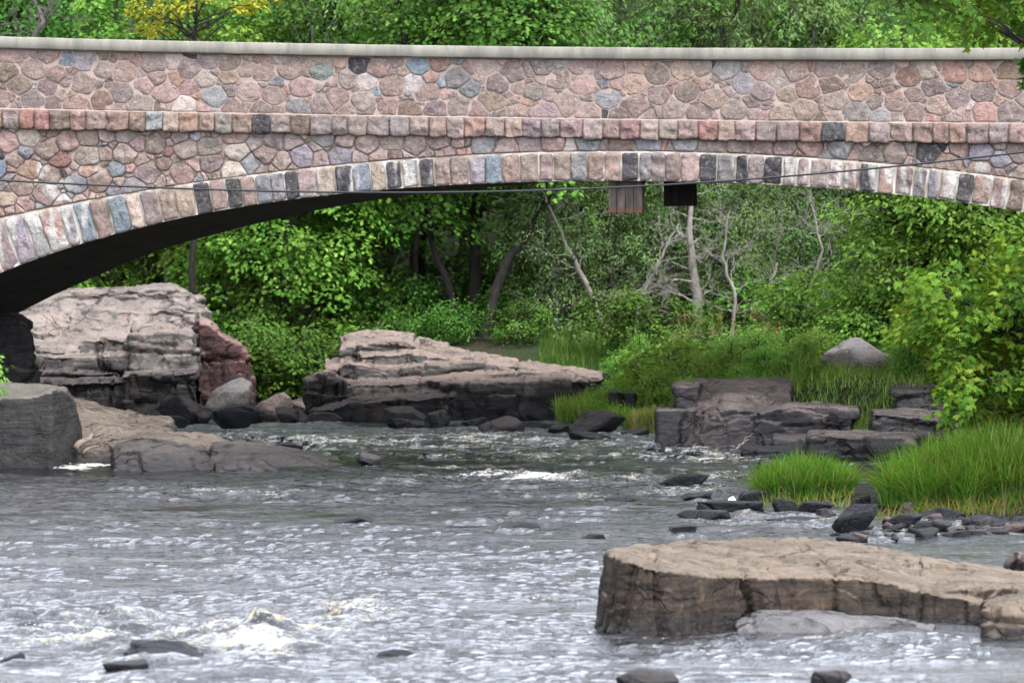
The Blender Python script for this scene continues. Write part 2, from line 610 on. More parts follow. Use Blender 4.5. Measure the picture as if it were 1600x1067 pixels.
# coping: a concrete beam with worn arrises
sec = np.array([(-.11, 0), (-.125, .012), (-.125, .163), (-.117, .176), (-.10, .182), (.43, .182), (.446, .176), (.455, .163), (.455, .012), (.445, 0)])
V = []
for u in UU:
    z0 = float(z_cb(u))
    jn = .012 if any(abs(u - q_) < .03 for q_ in (-9.1, -5.9, -2.8, .4, 3.5, 6.6, 9.8)) else 0.0
    V.append(np.stack([np.full(len(sec), u), sec[:, 0] + jn * (sec[:, 0] < 0) + .006 * math.sin(u * 3.1) + .004 * math.sin(u * 17), z0 + sec[:, 1]], 1))
V = np.concatenate(V)
V += .006 * np.stack([fbm(V * 5 + k, 30 + k, 3) for k in (0, 1, 2)], 1)
m = len(sec); i = np.arange(len(UU) - 1)[:, None] * m; j = np.arange(m)[None, :]
q = np.stack([i + j, i + m + j, i + m + (j + 1) % m, i + (j + 1) % m], -1).reshape(-1, 4)
link('coping', make_mesh('coping', V, [q]), M_CO, bridge)

# parapet: mortar bed and the rubble set in it
pw = link('parapet_wall', None, None, bridge) if False else None
mb = MB()
V, F = sheet(UU, z_st, lambda u: z_cb(u) + .02, -.007, 5); mb.add(V, F)
V, F = sheet(UU, z_st, lambda u: z_cb(u) + .02, .35, 2); mb.add(V, [F[0][:, ::-1]])
parapet = link('parapet_wall', mb.mesh('parapet_wall'), M_MO, bridge)
mb = MB()
wpal = {'pink': 42, 'mauve': 32, 'rose': 9, 'brown': 5, 'red': 1.2, 'grey': 7, 'pale': 6, 'blue': 1.4, 'orange': 1.2, 'dark': .8}
rubble(mb, -10.5, 10.5, lambda u: z_st(u) + .01, lambda u: z_cb(u) - .01, 1, .036, .18, wpal, 12000, .008, .019)
link('rubble_facing', mb.mesh('parapet_rubble'), M_ST, parapet)

# string course: one row of rock-faced blocks
mb = MB()
V, F = sheet(UU, lambda u: z_sb(u) + .02, lambda u: z_st(u) - .012, -.07); mb.add(V, F)
V2 = np.concatenate([np.stack([UU, np.full_like(UU, -.085), z_st(UU) - .012], 1), np.stack([UU, np.full_like(UU, .02), z_st(UU) + .015], 1)])
n = len(UU); jj = np.arange(n - 1)
mb.add(V2, [np.stack([jj, jj + 1, jj + 1 + n, jj + n], 1)])
V3 = np.concatenate([np.stack([UU, np.full_like(UU, -.07), z_sb(UU) + .02], 1), np.stack([UU, np.full_like(UU, .05), z_sb(UU) + .02], 1)])
mb.add(V3, [np.stack([jj, jj + n, jj + 1 + n, jj + 1], 1)])
string = link('string_course', mb.mesh('string_course'), M_MO, bridge)
mb = MB()
spal = {'mauve': 34, 'pink': 24, 'rose': 12, 'brown': 14, 'red': 6, 'grey': 9, 'blue': 2, 'dark': .8, 'tan': 3}
u = -11.0
while u < 11:
    w_ = rs.uniform(.24, .37)
    g = .008
    t1, t2 = float(z_st(u)), float(z_st(u + w_))
    b1, b2 = float(z_sb(u)) + rs.uniform(-.03, .02), float(z_sb(u + w_)) + rs.uniform(-.03, .02)
    poly = np.array([(u + g, b1), (u + w_ * .5, (b1 + b2) / 2 - rs.uniform(0, .015)), (u + w_ - g, b2), (u + w_ - g * .5, (t2 + b2) / 2), (u + w_ - g, t2 - .012),
                     (u + w_ * .5, (t1 + t2) / 2 - .006), (u + g, t1 - .012), (u + g * .5, (t1 + b1) / 2)])
    stone(mb, poly, .05, pick(spal), base=-.07, rnd=1, M=32)
    u += w_
link('stone_blocks', mb.mesh('string_blocks'), M_ST, string)

# spandrel wall below the string course
mb = MB()
V, F = sheet(UU, z_in, lambda u: z_st(u), .012, 9); mb.add(V, F)
spandrel = link('spandrel_wall', mb.mesh('spandrel_wall'), M_MO, bridge)
mb = MB()
def wh_sp(u, z):
    n = fbm(np.stack([u * 2.2, z * 3, u * 0], 1), 77, 3)
    return np.clip((n - .05) * 3, 0, .8) * (((u > -7.6) & (u < -6.4) & (z < 4.7)) | (u > 7.2))
wpal2 = dict(wpal); wpal2.update({'dark': 4, 'mauve': 38, 'grey': 10})
rubble(mb, -10.5, 10.5, lambda u: z_ex(u) + .015, lambda u: z_sb(u) + .01, 1, .040, .18, wpal2, 12000, .010, .029, white=wh_sp)
link('rubble_facing', mb.mesh('spandrel_rubble'), M_ST, spandrel)

# arch ring: mortar band and the voussoirs
mb = MB()
V, F = sheet(UU, lambda u: z_in(u) - .004, lambda u: z_ex(u) + .012, -.02, 4); mb.add(V, F)
V2 = np.concatenate([np.stack([UU, np.full_like(UU, -.02), z_in(UU) - .004], 1), np.stack([UU, np.full_like(UU, .06), z_in(UU) - .004], 1)])
mb.add(V2, [np.stack([jj, jj + n, jj + 1 + n, jj + 1], 1)])
M_RM = None
def mat_ringmortar():
    t = NT('pale_ring_mortar')
    v = t.obj()
    a = t.noise(t.scale(v, (1, 1, .3)), 4, 5, .65); b = t.noise(v, 40, 3, .7)
    col = t.mix(t.ramp(a, .40, .62), (.33, .27, .20), (.50, .465, .41))
    col = t.mix(t.ramp(b, .5, .8, 0, .5), col, (.25, .21, .17))
    return t.done(t.pbr(col, .95, t.bump(b, .8, .015), .2))
ring = link('arch_ring', mb.mesh('arch_ring'), mat_ringmortar(), bridge)
mb = MB()
vp = {'pink': 22, 'mauve': 18, 'dark': 27, 'grey': 12, 'blue': 9, 'tan': 7, 'pale': 6, 'brown': 6}
last = None
u = -10.8
while u < 10.8:
    w_ = rs.uniform(.19, .30)
    s1 = float(z_in(u + .01) - z_in(u - .01)) / .02; s2 = float(z_in(u + w_ + .01) - z_in(u + w_ - .01)) / .02
    def up(uu, s):
        nrm = np.array([-s, 1.0]); nrm /= np.linalg.norm(nrm)
        a = np.array([uu, float(z_in(uu))])
        L = .45
        for _ in range(12):
            b = a + nrm * L
            L += (float(z_ex(b[0])) - b[1]) * .8
        return a, a + nrm * L
    a1, b1 = up(u, s1); a2, b2 = up(u + w_, s2)
    g = np.array([rs.uniform(.005, .018), 0.0])
    wht = u > 4.2 or u < -6.8 or -3.4 < u < -1.4
    if wht: g = g + np.array([rs.uniform(0, .016), 0])
    lo, hi = rs.uniform(-.012, .02, 2)
    mid1, mid2 = (a1 + b1) / 2 + np.array([rs.normal(0, .012), 0]), (a2 + b2) / 2 + np.array([rs.normal(0, .012), 0])
    poly = np.array([a1 + g + (0, lo), (a1 + a2) / 2 + (0, lo - .008), a2 - g * .6 + (0, hi), mid2 - g * .6, b2 - g * .6 - (0, .012), (b1 + b2) / 2 - (0, .004), b1 + g - (0, .012), mid1 + g])
    c = pick(vp)
    if last is not None and c.max() < .08 and last.max() < .08: c = pick({'pink': 1, 'blue': .7, 'grey': 1, 'tan': .5})
    last = c
    ph = rs.uniform(0, 50)
    def wh(uu, zz, ph=ph, on=wht, u0=u, w0=w_):
        nz = fbm(np.stack([uu * 9 + ph, zz * 1.6, uu * 0 + ph], 1), 55, 3)
        edge = np.abs((uu - u0) / w0 - .5) * 2
        return np.clip((nz * 1.1 + edge * .35 - (.30 if on else .75)) * 3.2, 0, .85)
    stone(mb, poly, .043, c, base=-.02, rnd=1, M=32, white=wh)
    u += w_
link('voussoirs', mb.mesh('voussoirs'), M_ST, ring)

# barrel underneath: the far edge of the vault as the photo shows it
far = np.array([FP(x, y, BW) for x, y in [(-300, 690), (-120, 575), (0, 505), (60, 472), (130, 440), (240, 393), (340, 364), (440, 340), (520, 324), (600, 310),
                                          (700, 298), (830, 287), (950, 276), (1050, 272)]])
uf = UU
fz = np.interp(uf, far[:, 0], far[:, 1])
ur = far[-1, 0]
fz = np.where(uf > ur, np.minimum(z_in(uf) + .12, far[-1, 1] + .1), fz)
k = np.ones(9) / 9
fz = np.convolve(np.pad(fz, 4, 'edge'), k, 'valid')
rows = []
NB_ = 15
for b in range(NB_):
    f = b / (NB_ - 1)
    rows.append(np.stack([UU, np.full_like(UU, .05 + (BW - .05) * f), (z_in(UU) - .004) * (1 - f) + fz * f + (.012 * math.sin(b * 2.2) if 0 < b < NB_ - 1 else 0)], 1))
V = np.concatenate(rows); i = np.arange(NB_ - 1)[:, None] * n; j = np.arange(n - 1)[None, :]
q = np.stack([i + j, i + n + j, i + n + j + 1, i + j + 1], -1).reshape(-1, 4)
V[:, 2] += .015 * fbm(V * np.array([2, 2, 2]), 61, 3) * (V[:, 1] > .2)
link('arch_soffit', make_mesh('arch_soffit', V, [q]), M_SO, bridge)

# road deck between the parapets and the wall of the far side
mb = MB()
zr = lambda u: z_st(u) - .05
V2 = np.concatenate([np.stack([UU, np.full_like(UU, .36), zr(UU)], 1), np.stack([UU, np.full_like(UU, BW - .36), zr(UU)], 1)])
mb.add(V2, [np.stack([jj, jj + 1, jj + 1 + n, jj + n], 1)])
link('road_deck', mb.mesh('road_deck', False), mat_flat('asphalt', (.05, .05, .05), .9), bridge)
mb = MB()
V, F = sheet(UU, lambda u: fz, lambda u: z_ct(u), BW, 6); mb.add(V, [F[0][:, ::-1]])
V, F = sheet(UU, lambda u: zr(u) - .1, lambda u: z_ct(u), BW - .35, 2); mb.add(V, F)
V2 = np.concatenate([np.stack([UU, np.full_like(UU, BW - .35), z_ct(UU)], 1), np.stack([UU, np.full_like(UU, BW), z_ct(UU)], 1)])
mb.add(V2, [np.stack([jj, jj + 1, jj + 1 + n, jj + n], 1)])
link('far_wall', mb.mesh('far_wall', False), M_MO, bridge)

# two drain boxes that hang from the crown
def mat_drain(name, a, b, rust):
    t = NT(name)
    v = t.obj()
    s = t.noise(t.scale(v, (1, 1, .12)), 18, 5, .65)
    z = t.n('SeparateXYZ', {0: v}, 2)
    col = t.mix(t.ramp(s, .36, .62), a, b)
    r = t.math('ADD', z, t.math('MULTIPLY', t.math('SUBTRACT', s, .5), .22))
    col = t.mix(t.ramp(r, .03, .13, .85, 0), col, rust)
    return t.done(t.pbr(col, .85, t.bump(s, .7, .02), .2))


def drain(px0, px1, py0, py1, w, mat, name_label):
    (ua, zb), (ub, _) = FP(px0, py1, w), FP(px1, py1, w)
    zt = float(z_in((ua + ub) / 2)) + .12
    h = zt - zb
    r = empty('drain_box', ((ua + ub) / 2, w, zb)); r.parent = bridge
    if name_label: r['label'] = name_label
    wd = ub - ua
    nb = 4
    for i in range(nb):
        x0 = -wd / 2 + wd * i / nb
        bm = box_bm(x0 + .004, x0 + wd / nb - .004, -.022, .0, rs.uniform(0, .008), h, .004)
        for vv in bm.verts: vv.co.y += .004 * math.sin(i * 2.4)
        link('front_board', bm_mesh('front_board', bm), mat, r)
    bm = box_bm(-wd / 2, -wd / 2 + .025, .002, .4, .005, h, .004); link('side_board', bm_mesh('side_board', bm), mat, r)
    bm = box_bm(wd / 2 - .025, wd / 2, .002, .4, .005, h, .004); link('side_board', bm_mesh('side_board', bm), mat, r)
    bm = box_bm(-wd / 2, wd / 2, .402, .424, .005, h, .004); link('back_board', bm_mesh('back_board', bm), mat, r)


drain(951, 1003, 285, 333.5, .25, mat_drain('grey_drain_boards', (.115, .095, .075), (.05, .042, .035), (.10, .045, .02)), 'grey weathered drain box with rusty bottom edge')
drain(1037, 1085, 288, 322.5, 1.4, mat_drain('black_drain_boards', (.016, .014, .013), (.006, .006, .006), (.012, .008, .007)), 'black drain box, shorter one')

# power line in front of the bridge
cp = [(-420, 262), (-200, 271), (0, 280), (100, 286.5), (200, 292), (300, 296), (400, 299.5), (500, 301.5), (600, 302), (700, 301.5), (800, 299), (900, 295), (1000, 290),
      (1100, 284), (1200, 277), (1300, 269), (1400, 260), (1500, 250), (1600, 239), (1800, 214), (2050, 180)]
pts = np.array([P(x, y, 60.0) for x, y in cp])
tt = np.linspace(0, 1, len(pts)); t2 = np.linspace(0, 1, 120)
c3 = [np.polyfit(pts[:, 0], pts[:, k], 4) for k in (1, 2)]
xs = np.linspace(pts[0, 0], pts[-1, 0], 120)
pts = np.stack([xs, np.full_like(xs, 60.0), np.polyval(c3[1], xs)], 1)
mb = MB(); V, F = tube(pts, .0135, 8); mb.add(V, F)
tag(link('overhead_cable', mb.mesh('overhead_cable'), mat_flat('black_cable_sheath', (.012, .012, .014), .4, .2)), 'thin black cable sagging across the front of the bridge', 'cable')
# =================================================================== ROCKS
def block(cols, Y, d, zb=None, batter=.05, roll=0.0):
    """one bedrock block. cols: (px, py of foot, py of front top edge, py of back top edge[, more distance[, foot shift px]])"""
    n = len(cols)
    R = [[], [], [], []]
    for c in cols:
        px, yb, yf, yk = c[:4]
        dy = c[4] if len(c) > 4 else 0.0
        sx = c[5] if len(c) > 5 else 0.0
        Yc = Y + dy
        f = np.array(P(px, yf, Yc + batter)); b = np.array(P(px + sx, yb, Yc)); k = np.array(P(px, yk, Yc + d))
        k2 = k.copy(); k2[2] = min(b[2], f[2], k[2]) - .25
        b[2] = min(b[2], f[2] - .05)
        R[0].append(b); R[1].append(f); R[2].append(k); R[3].append(k2)
    V = np.array(sum(R, []))
    j = np.arange(n - 1)
    F = []
    for a, b in ((0, 1), (1, 2), (2, 3), (3, 0)):
        F.append(np.stack([a * n + j, a * n + j + 1, b * n + j + 1, b * n + j], 1))
    F = np.concatenate(F)
    F = np.concatenate([F, [[0, n, 2 * n, 3 * n]], [[n - 1, 4 * n - 1, 3 * n - 1, 2 * n - 1]]])
    return V, F


def bedrock(name, blocks, mat, label, cat, seed, vox=.035, amp=.05, cell=(.9, .9, .5), jut=.07, groove=.05, strata=.03, group=None, relax=2):
    """blocks merged into one mass of rock, then broken up by joints, beds and weathering"""
    Vs, Fs, off = [], [], 0
    for V, F in blocks:
        Vs.append(V); Fs.append(F + off); off += len(V)
    me = make_mesh(name + '_raw', np.concatenate(Vs), [np.concatenate(Fs)])
    bm = bmesh.new(); bm.from_mesh(me)
    bmesh.ops.recalc_face_normals(bm, faces=bm.faces[:])
    bm.to_mesh(me); bm.free()
    tmp = bpy.data.objects.new('tmp', me); COL.objects.link(tmp)
    md = tmp.modifiers.new('r', 'REMESH'); md.mode = 'VOXEL'; md.voxel_size = vox; md.adaptivity = 0
    dg = bpy.context.evaluated_depsgraph_get()
    ev = tmp.evaluated_get(dg)
    out = bpy.data.meshes.new_from_object(ev)
    bpy.data.objects.remove(tmp); bpy.data.meshes.remove(me)
    n = len(out.vertices)
    co = np.zeros(n * 3, np.float32); out.vertices.foreach_get('co', co); co = co.reshape(-1, 3).astype(float)
    no = np.zeros(n * 3, np.float32); out.vertices.foreach_get('normal', no); no = no.reshape(-1, 3).astype(float)
    # relax so that the voxel steps go and the arrises wear
    ed = np.zeros(len(out.edges) * 2, np.int32); out.edges.foreach_get('vertices', ed); ed = ed.reshape(-1, 2)
    deg = np.bincount(ed.ravel(), minlength=n)[:, None]
    for _ in range(relax):
        s = np.zeros_like(co)
        for k in range(3):
            s[:, k] = np.bincount(ed[:, 0], co[ed[:, 1], k], n) + np.bincount(ed[:, 1], co[ed[:, 0], k], n)
        co = co * .45 + .55 * s / deg
    w = co + .10 * np.stack([fbm(co * 1.6 + 5 * k, seed + k, 3) for k in range(3)], 1)
    q = w.copy()
    tilt = (seed % 5 - 2) * .05
    q[:, 2] += q[:, 0] * tilt
    side = np.clip(1 - np.abs(no[:, 2]) ** 1.5, .25, 1)
    dsp = np.zeros(n)
    for sc_, wt, sd in ((1.0, 1.0, seed), (.43, .42, seed + 50)):
        cx, cy, cz = cell[0] * sc_, cell[1] * sc_, cell[2] * sc_
        lz = q[:, 2] / cz + .45 * vnoise(np.stack([q[:, 2] * .9 / cz, q[:, 2] * 0, q[:, 2] * 0], 1), sd + 1)
        k = np.floor(lz); fz = np.abs(lz - k - .5) * 2
        hk = _hash(k.astype(np.int64), k.astype(np.int64) * 0, k.astype(np.int64) * 0, sd + 2)
        lx = q[:, 0] / cx + hk * 5.3 + .3 * vnoise(np.stack([q[:, 0] * 1.1 / cx, k * 1.7, k * 0], 1), sd + 3)
        i = np.floor(lx); fx = np.abs(lx - i - .5) * 2
        ly = q[:, 1] / cy + hk * 3.1
        j = np.floor(ly); fy = np.abs(ly - j - .5) * 2
        cid = _hash(i.astype(np.int64), j.astype(np.int64), k.astype(np.int64), sd + 5)
        c2 = _hash(i.astype(np.int64), j.astype(np.int64), k.astype(np.int64), sd + 6)
        tl = (lx - i - .5) * (c2 - .5) * 1.2 + (lz - k - .5) * (cid - .62) * 1.2
        act = sstep(-.25, .2, fbm(co * .9, sd + 8, 2))
        dsp += wt * side * (jut * (cid - .5) * 2 + jut * 2.3 * tl)
        gx = np.maximum(sstep(1 - .075 / cx, 1, fx), sstep(1 - .075 / cy, 1, fy) * .7)
        gz_ = sstep(1 - .09 / cz, 1, fz)
        dsp -= wt * (groove * gx * act * np.clip(side + .25, 0, 1) + (groove * .8 * .5 + strata) * gz_ * side * sstep(-.35, .1, fbm(co * .8, sd + 9, 2)))
    dsp += amp * .8 * fbm(co * 1.9, seed + 31, 4, .5) + amp * .35 * ridged(co * 3.1, seed + 41, 4, .55) + amp * .3 * fbm(co * 11, seed + 43, 3, .6)
    fb, fc = worley(w * np.array([2.2, 2.2, 3.0]) + 7.7, seed + 60)
    dsp += amp * .55 * (fc - .5) - amp * .3 * (1 - sstep(0, .08, fb))
    co = co + no * dsp[:, None]
    out.vertices.foreach_set('co', co.astype(np.float32).ravel())
    out.polygons.foreach_set('use_smooth', np.ones(len(out.polygons), bool))
    out.update()
    out.name = name
    out.materials.clear()
    ctr = co.mean(0); ctr[2] = 0
    out.vertices.foreach_set('co', (co - ctr).astype(np.float32).ravel()); out.update()
    o = link(name, out, mat)
    o.location = ctr
    return tag(o, label, cat, group)


def stone_mesh(dim, seed, sub=4, npl=16, rough=.05, flat=.0, sharp=34.0):
    """loose angular stone: a body cut by random planes; foot at z=0"""
    r = np.random.RandomState(seed)
    bm = bmesh.new(); bmesh.ops.create_icosphere(bm, subdivisions=sub, radius=1.0)
    d = np.array([v.co[:] for v in bm.verts]); f = np.array([[v.index for v in x.verts] for x in bm.faces]); bm.free()
    d /= np.linalg.norm(d, axis=1)[:, None]
    N = r.normal(0, 1, (npl, 3)); N /= np.linalg.norm(N, axis=1)[:, None]
    N = np.vstack([N, [[0, 0, 1]] if flat else N[:1]])
    D = r.uniform(.62, 1.0, len(N))
    if flat: D[-1] = flat
    dots = np.maximum(d @ N.T, 1e-3)
    R = D[None, :] / dots
    R = np.minimum(R, 3)
    m = -np.log(np.sum(np.exp(-R * sharp), 1)) / sharp
    m = np.clip(m, .2, 1.6)
    p = d * m[:, None]
    p *= 1 + rough * fbm(p * 2.6 + seed, seed, 4)[:, None] + rough * .5 * ridged(p * 5 + seed, seed + 3, 3)[:, None]
    p[:, 0] *= dim[0] / 2 / np.abs(p[:, 0]).max()
    p[:, 1] *= dim[1] / 2 / np.abs(p[:, 1]).max()
    p[:, 2] *= dim[2] / (p[:, 2].max() - p[:, 2].min())
    p[:, 2] -= p[:, 2].min()
    return make_mesh('stone', p, [f])


WET = []


def boulder(name, px, pyb, wpx, hpx, mat, label, cat='rock', seed=0, depth=.8, sink=.35, rot=None, group=None, z=0.0, rough=.06, flat=0, sub=4, npl=14, tilt=(0, 0)):
    """loose rock whose foot meets the level z at (px, pyb); wpx, hpx its size in the photo"""
    x, Y, _ = G(px, pyb, z)
    w, h = wpx * Y / FPX, hpx * Y / FPX
    me = stone_mesh((w, w * depth, h * (1 + sink)), seed, sub, npl, rough, flat)
    if z == 0 and pyb < 1066: WET.append((px, pyb, wpx))
    o = link(name, me, mat)
    o.location = (x, Y + w * depth * .35, z - h * sink)
    o.rotation_euler = (math.radians(tilt[0]), math.radians(tilt[1]), 0)
    return tag(o, label, cat, group)


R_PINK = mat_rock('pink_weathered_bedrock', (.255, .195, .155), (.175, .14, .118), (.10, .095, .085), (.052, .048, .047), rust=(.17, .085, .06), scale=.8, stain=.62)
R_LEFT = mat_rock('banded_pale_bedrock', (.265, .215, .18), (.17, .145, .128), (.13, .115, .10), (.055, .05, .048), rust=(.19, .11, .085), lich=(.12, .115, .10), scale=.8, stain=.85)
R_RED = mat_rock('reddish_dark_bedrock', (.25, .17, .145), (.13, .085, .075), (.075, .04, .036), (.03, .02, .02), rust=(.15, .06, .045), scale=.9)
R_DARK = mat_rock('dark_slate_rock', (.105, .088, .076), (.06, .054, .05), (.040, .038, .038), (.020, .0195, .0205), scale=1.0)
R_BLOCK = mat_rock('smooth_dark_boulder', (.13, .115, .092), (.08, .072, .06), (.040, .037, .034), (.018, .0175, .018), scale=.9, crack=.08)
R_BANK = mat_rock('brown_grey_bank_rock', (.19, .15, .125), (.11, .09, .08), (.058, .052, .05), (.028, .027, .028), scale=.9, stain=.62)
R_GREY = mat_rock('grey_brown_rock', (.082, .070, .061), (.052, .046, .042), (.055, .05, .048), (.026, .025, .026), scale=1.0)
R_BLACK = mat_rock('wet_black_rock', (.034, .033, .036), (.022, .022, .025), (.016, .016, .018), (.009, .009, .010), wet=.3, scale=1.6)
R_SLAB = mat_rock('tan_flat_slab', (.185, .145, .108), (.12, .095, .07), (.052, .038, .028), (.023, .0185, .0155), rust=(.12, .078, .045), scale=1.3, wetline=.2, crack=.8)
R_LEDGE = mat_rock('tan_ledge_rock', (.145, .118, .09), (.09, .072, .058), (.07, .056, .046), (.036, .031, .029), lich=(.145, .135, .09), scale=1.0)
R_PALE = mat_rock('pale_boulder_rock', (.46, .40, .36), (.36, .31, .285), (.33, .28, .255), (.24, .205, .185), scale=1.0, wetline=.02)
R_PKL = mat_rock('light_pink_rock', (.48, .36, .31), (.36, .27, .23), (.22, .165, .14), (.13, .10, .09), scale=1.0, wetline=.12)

B = block
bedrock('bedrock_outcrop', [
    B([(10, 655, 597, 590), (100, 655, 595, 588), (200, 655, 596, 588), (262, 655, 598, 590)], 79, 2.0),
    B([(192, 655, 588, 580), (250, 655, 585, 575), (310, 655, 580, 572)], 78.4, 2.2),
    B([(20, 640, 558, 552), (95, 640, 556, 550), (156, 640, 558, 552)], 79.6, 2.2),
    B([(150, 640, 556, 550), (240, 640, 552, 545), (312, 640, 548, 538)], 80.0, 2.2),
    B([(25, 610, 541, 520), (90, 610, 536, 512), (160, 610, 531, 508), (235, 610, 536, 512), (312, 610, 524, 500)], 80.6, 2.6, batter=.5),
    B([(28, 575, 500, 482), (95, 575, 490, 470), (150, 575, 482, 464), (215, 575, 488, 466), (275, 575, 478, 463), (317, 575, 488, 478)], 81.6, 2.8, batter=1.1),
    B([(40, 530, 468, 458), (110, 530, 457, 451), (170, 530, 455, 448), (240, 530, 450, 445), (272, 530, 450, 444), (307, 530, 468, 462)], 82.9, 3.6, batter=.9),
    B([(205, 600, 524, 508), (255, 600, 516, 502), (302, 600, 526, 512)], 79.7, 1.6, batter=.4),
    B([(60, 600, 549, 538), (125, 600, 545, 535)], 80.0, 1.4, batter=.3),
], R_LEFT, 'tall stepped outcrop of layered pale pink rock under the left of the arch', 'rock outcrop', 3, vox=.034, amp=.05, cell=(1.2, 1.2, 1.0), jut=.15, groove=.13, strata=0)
bedrock('rock_slab', [
    B([(308, 655, 503, 498), (328, 655, 507, 502), (346, 655, 524, 518), (368, 655, 536, 530), (384, 655, 550, 545), (394, 655, 600, 596)], 80.6, 2.2, batter=.25),
], R_RED, 'dark reddish upright rock slab at the right end of the left outcrop', 'rock', 8, vox=.04, amp=.07, cell=(.5, .6, 1.6), jut=.08)
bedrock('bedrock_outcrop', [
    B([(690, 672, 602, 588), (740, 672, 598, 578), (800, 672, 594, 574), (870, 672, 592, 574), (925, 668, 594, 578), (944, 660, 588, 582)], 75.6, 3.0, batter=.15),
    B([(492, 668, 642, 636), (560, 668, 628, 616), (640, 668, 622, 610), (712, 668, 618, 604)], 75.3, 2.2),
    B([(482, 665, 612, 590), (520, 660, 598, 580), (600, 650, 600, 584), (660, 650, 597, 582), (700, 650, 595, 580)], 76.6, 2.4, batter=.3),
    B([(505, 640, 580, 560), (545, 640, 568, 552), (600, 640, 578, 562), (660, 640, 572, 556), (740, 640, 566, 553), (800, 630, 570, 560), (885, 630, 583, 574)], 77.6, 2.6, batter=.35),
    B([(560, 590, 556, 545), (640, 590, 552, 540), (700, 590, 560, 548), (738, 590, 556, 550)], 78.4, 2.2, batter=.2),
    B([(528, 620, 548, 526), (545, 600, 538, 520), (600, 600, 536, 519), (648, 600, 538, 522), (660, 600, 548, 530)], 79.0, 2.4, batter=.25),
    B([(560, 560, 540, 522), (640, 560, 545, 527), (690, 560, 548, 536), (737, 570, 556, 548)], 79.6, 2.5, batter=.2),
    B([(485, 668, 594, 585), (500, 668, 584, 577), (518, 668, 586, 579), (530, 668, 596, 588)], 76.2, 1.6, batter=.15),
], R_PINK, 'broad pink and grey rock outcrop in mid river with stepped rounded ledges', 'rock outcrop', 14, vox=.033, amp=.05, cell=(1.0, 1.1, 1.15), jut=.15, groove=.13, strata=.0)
bedrock('bedrock_outcrop', [
    B([(1074, 715, 690, 640), (1100, 715, 660, 622), (1130, 715, 640, 612), (1180, 715, 640, 614), (1204, 715, 650, 622)], 66.4, 1.8, batter=.5),
    B([(1090, 715, 640, 592), (1130, 715, 632, 590), (1200, 715, 632, 589), (1232, 715, 636, 591)], 67.8, 2.2, batter=.35),
    B([(1056, 715, 604, 598), (1092, 715, 602, 597)], 67.9, 1.5),
    B([(1050, 715, 650, 640), (1090, 715, 640, 632)], 67.4, 1.2),
    B([(1180, 715, 644, 633), (1240, 715, 634, 628), (1318, 715, 640, 632), (1330, 700, 646, 640)], 66.5, 2.0, batter=.25),
    B([(1300, 668, 642, 634), (1342, 650, 641, 634)], 66.7, 1.6, zb=.4),
    B([(1195, 715, 696, 678), (1262, 715, 696, 680)], 65.9, 1.2),
], R_BANK, 'dark grey water-worn rock outcrop below the grass on the right bank', 'rock outcrop', 23, vox=.028, amp=.065, cell=(1.1, 1.1, 1.2), jut=.06, groove=.05, strata=.012)
bedrock('rock_block', [B([(1027, 715, 641, 636), (1055, 715, 640, 636), (1084, 715, 641, 637)], 67.0, 1.4)], R_DARK,
        'dark square cut rock block standing in water at the left end of right bank outcrop', 'rock', 31, vox=.03, amp=.025, cell=(1.5, 1.5, 1.2), jut=.03, strata=.01)
bedrock('rock_block', [B([(950, 668, 612, 608), (992, 668, 613, 609)], 74.0, 1.2)], R_DARK,
        'dark upright rock block half hidden by grass between the two outcrops', 'rock', 33, vox=.03, amp=.03, cell=(1.0, 1, .8), jut=.04, strata=.01)
bedrock('rock_ledge', [
    B([(1265, 740, 683, 673), (1340, 740, 684, 671), (1405, 740, 683, 671), (1428, 735, 690, 674)], 62.6, 2.2),
    B([(1300, 740, 690, 680), (1420, 740, 690, 676)], 62.9, 2.0),
], R_DARK, 'flat topped dark rock ledge behind the small grass clump', 'rock', 37, vox=.03, amp=.035, cell=(1.2, 1.2, .35), jut=.05, strata=.02)
bedrock('rock_ledge', [B([(1362, 700, 647, 640), (1410, 700, 650, 639), (1480, 700, 660, 644), (1500, 700, 668, 650)], 64.3, 2.4)], R_DARK,
        'dark rock ledge partly hidden by the maple on the right bank', 'rock', 39, vox=.03, amp=.04, cell=(1., 1.2, .4), jut=.06)
bedrock('rock_slab', [B([(1158, 724, 702, 697), (1200, 724, 704, 696), (1264, 724, 703, 692)], 63.4, 1.6)], R_BLACK,
        'low black slab lying in the water left of the small grass clump', 'rock', 41, vox=.025, amp=.02, cell=(1., 1., .3), jut=.02, strata=.008)
bedrock('rock_slab', [B([(1208, 700, 685, 677), (1264, 700, 688, 678)], 65.0, 1.2)], R_GREY,
        'small flat brown slab above the low black slab', 'rock', 42, vox=.025, amp=.02, cell=(1., 1., .3), jut=.02, strata=.008)
bedrock('rock_ledge', [B([(1395, 700, 612, 600), (1480, 700, 610, 596), (1560, 700, 600, 590), (1700, 700, 602, 590)], 67.2, 2.6), B([(1480, 720, 650, 640), (1700, 720, 655, 640)], 65, 2.5)], R_GREY,
        'brown rock ledge behind the maple leaves at the right edge', 'rock', 45, vox=.04, amp=.05, cell=(1., 1.2, .5), jut=.07)
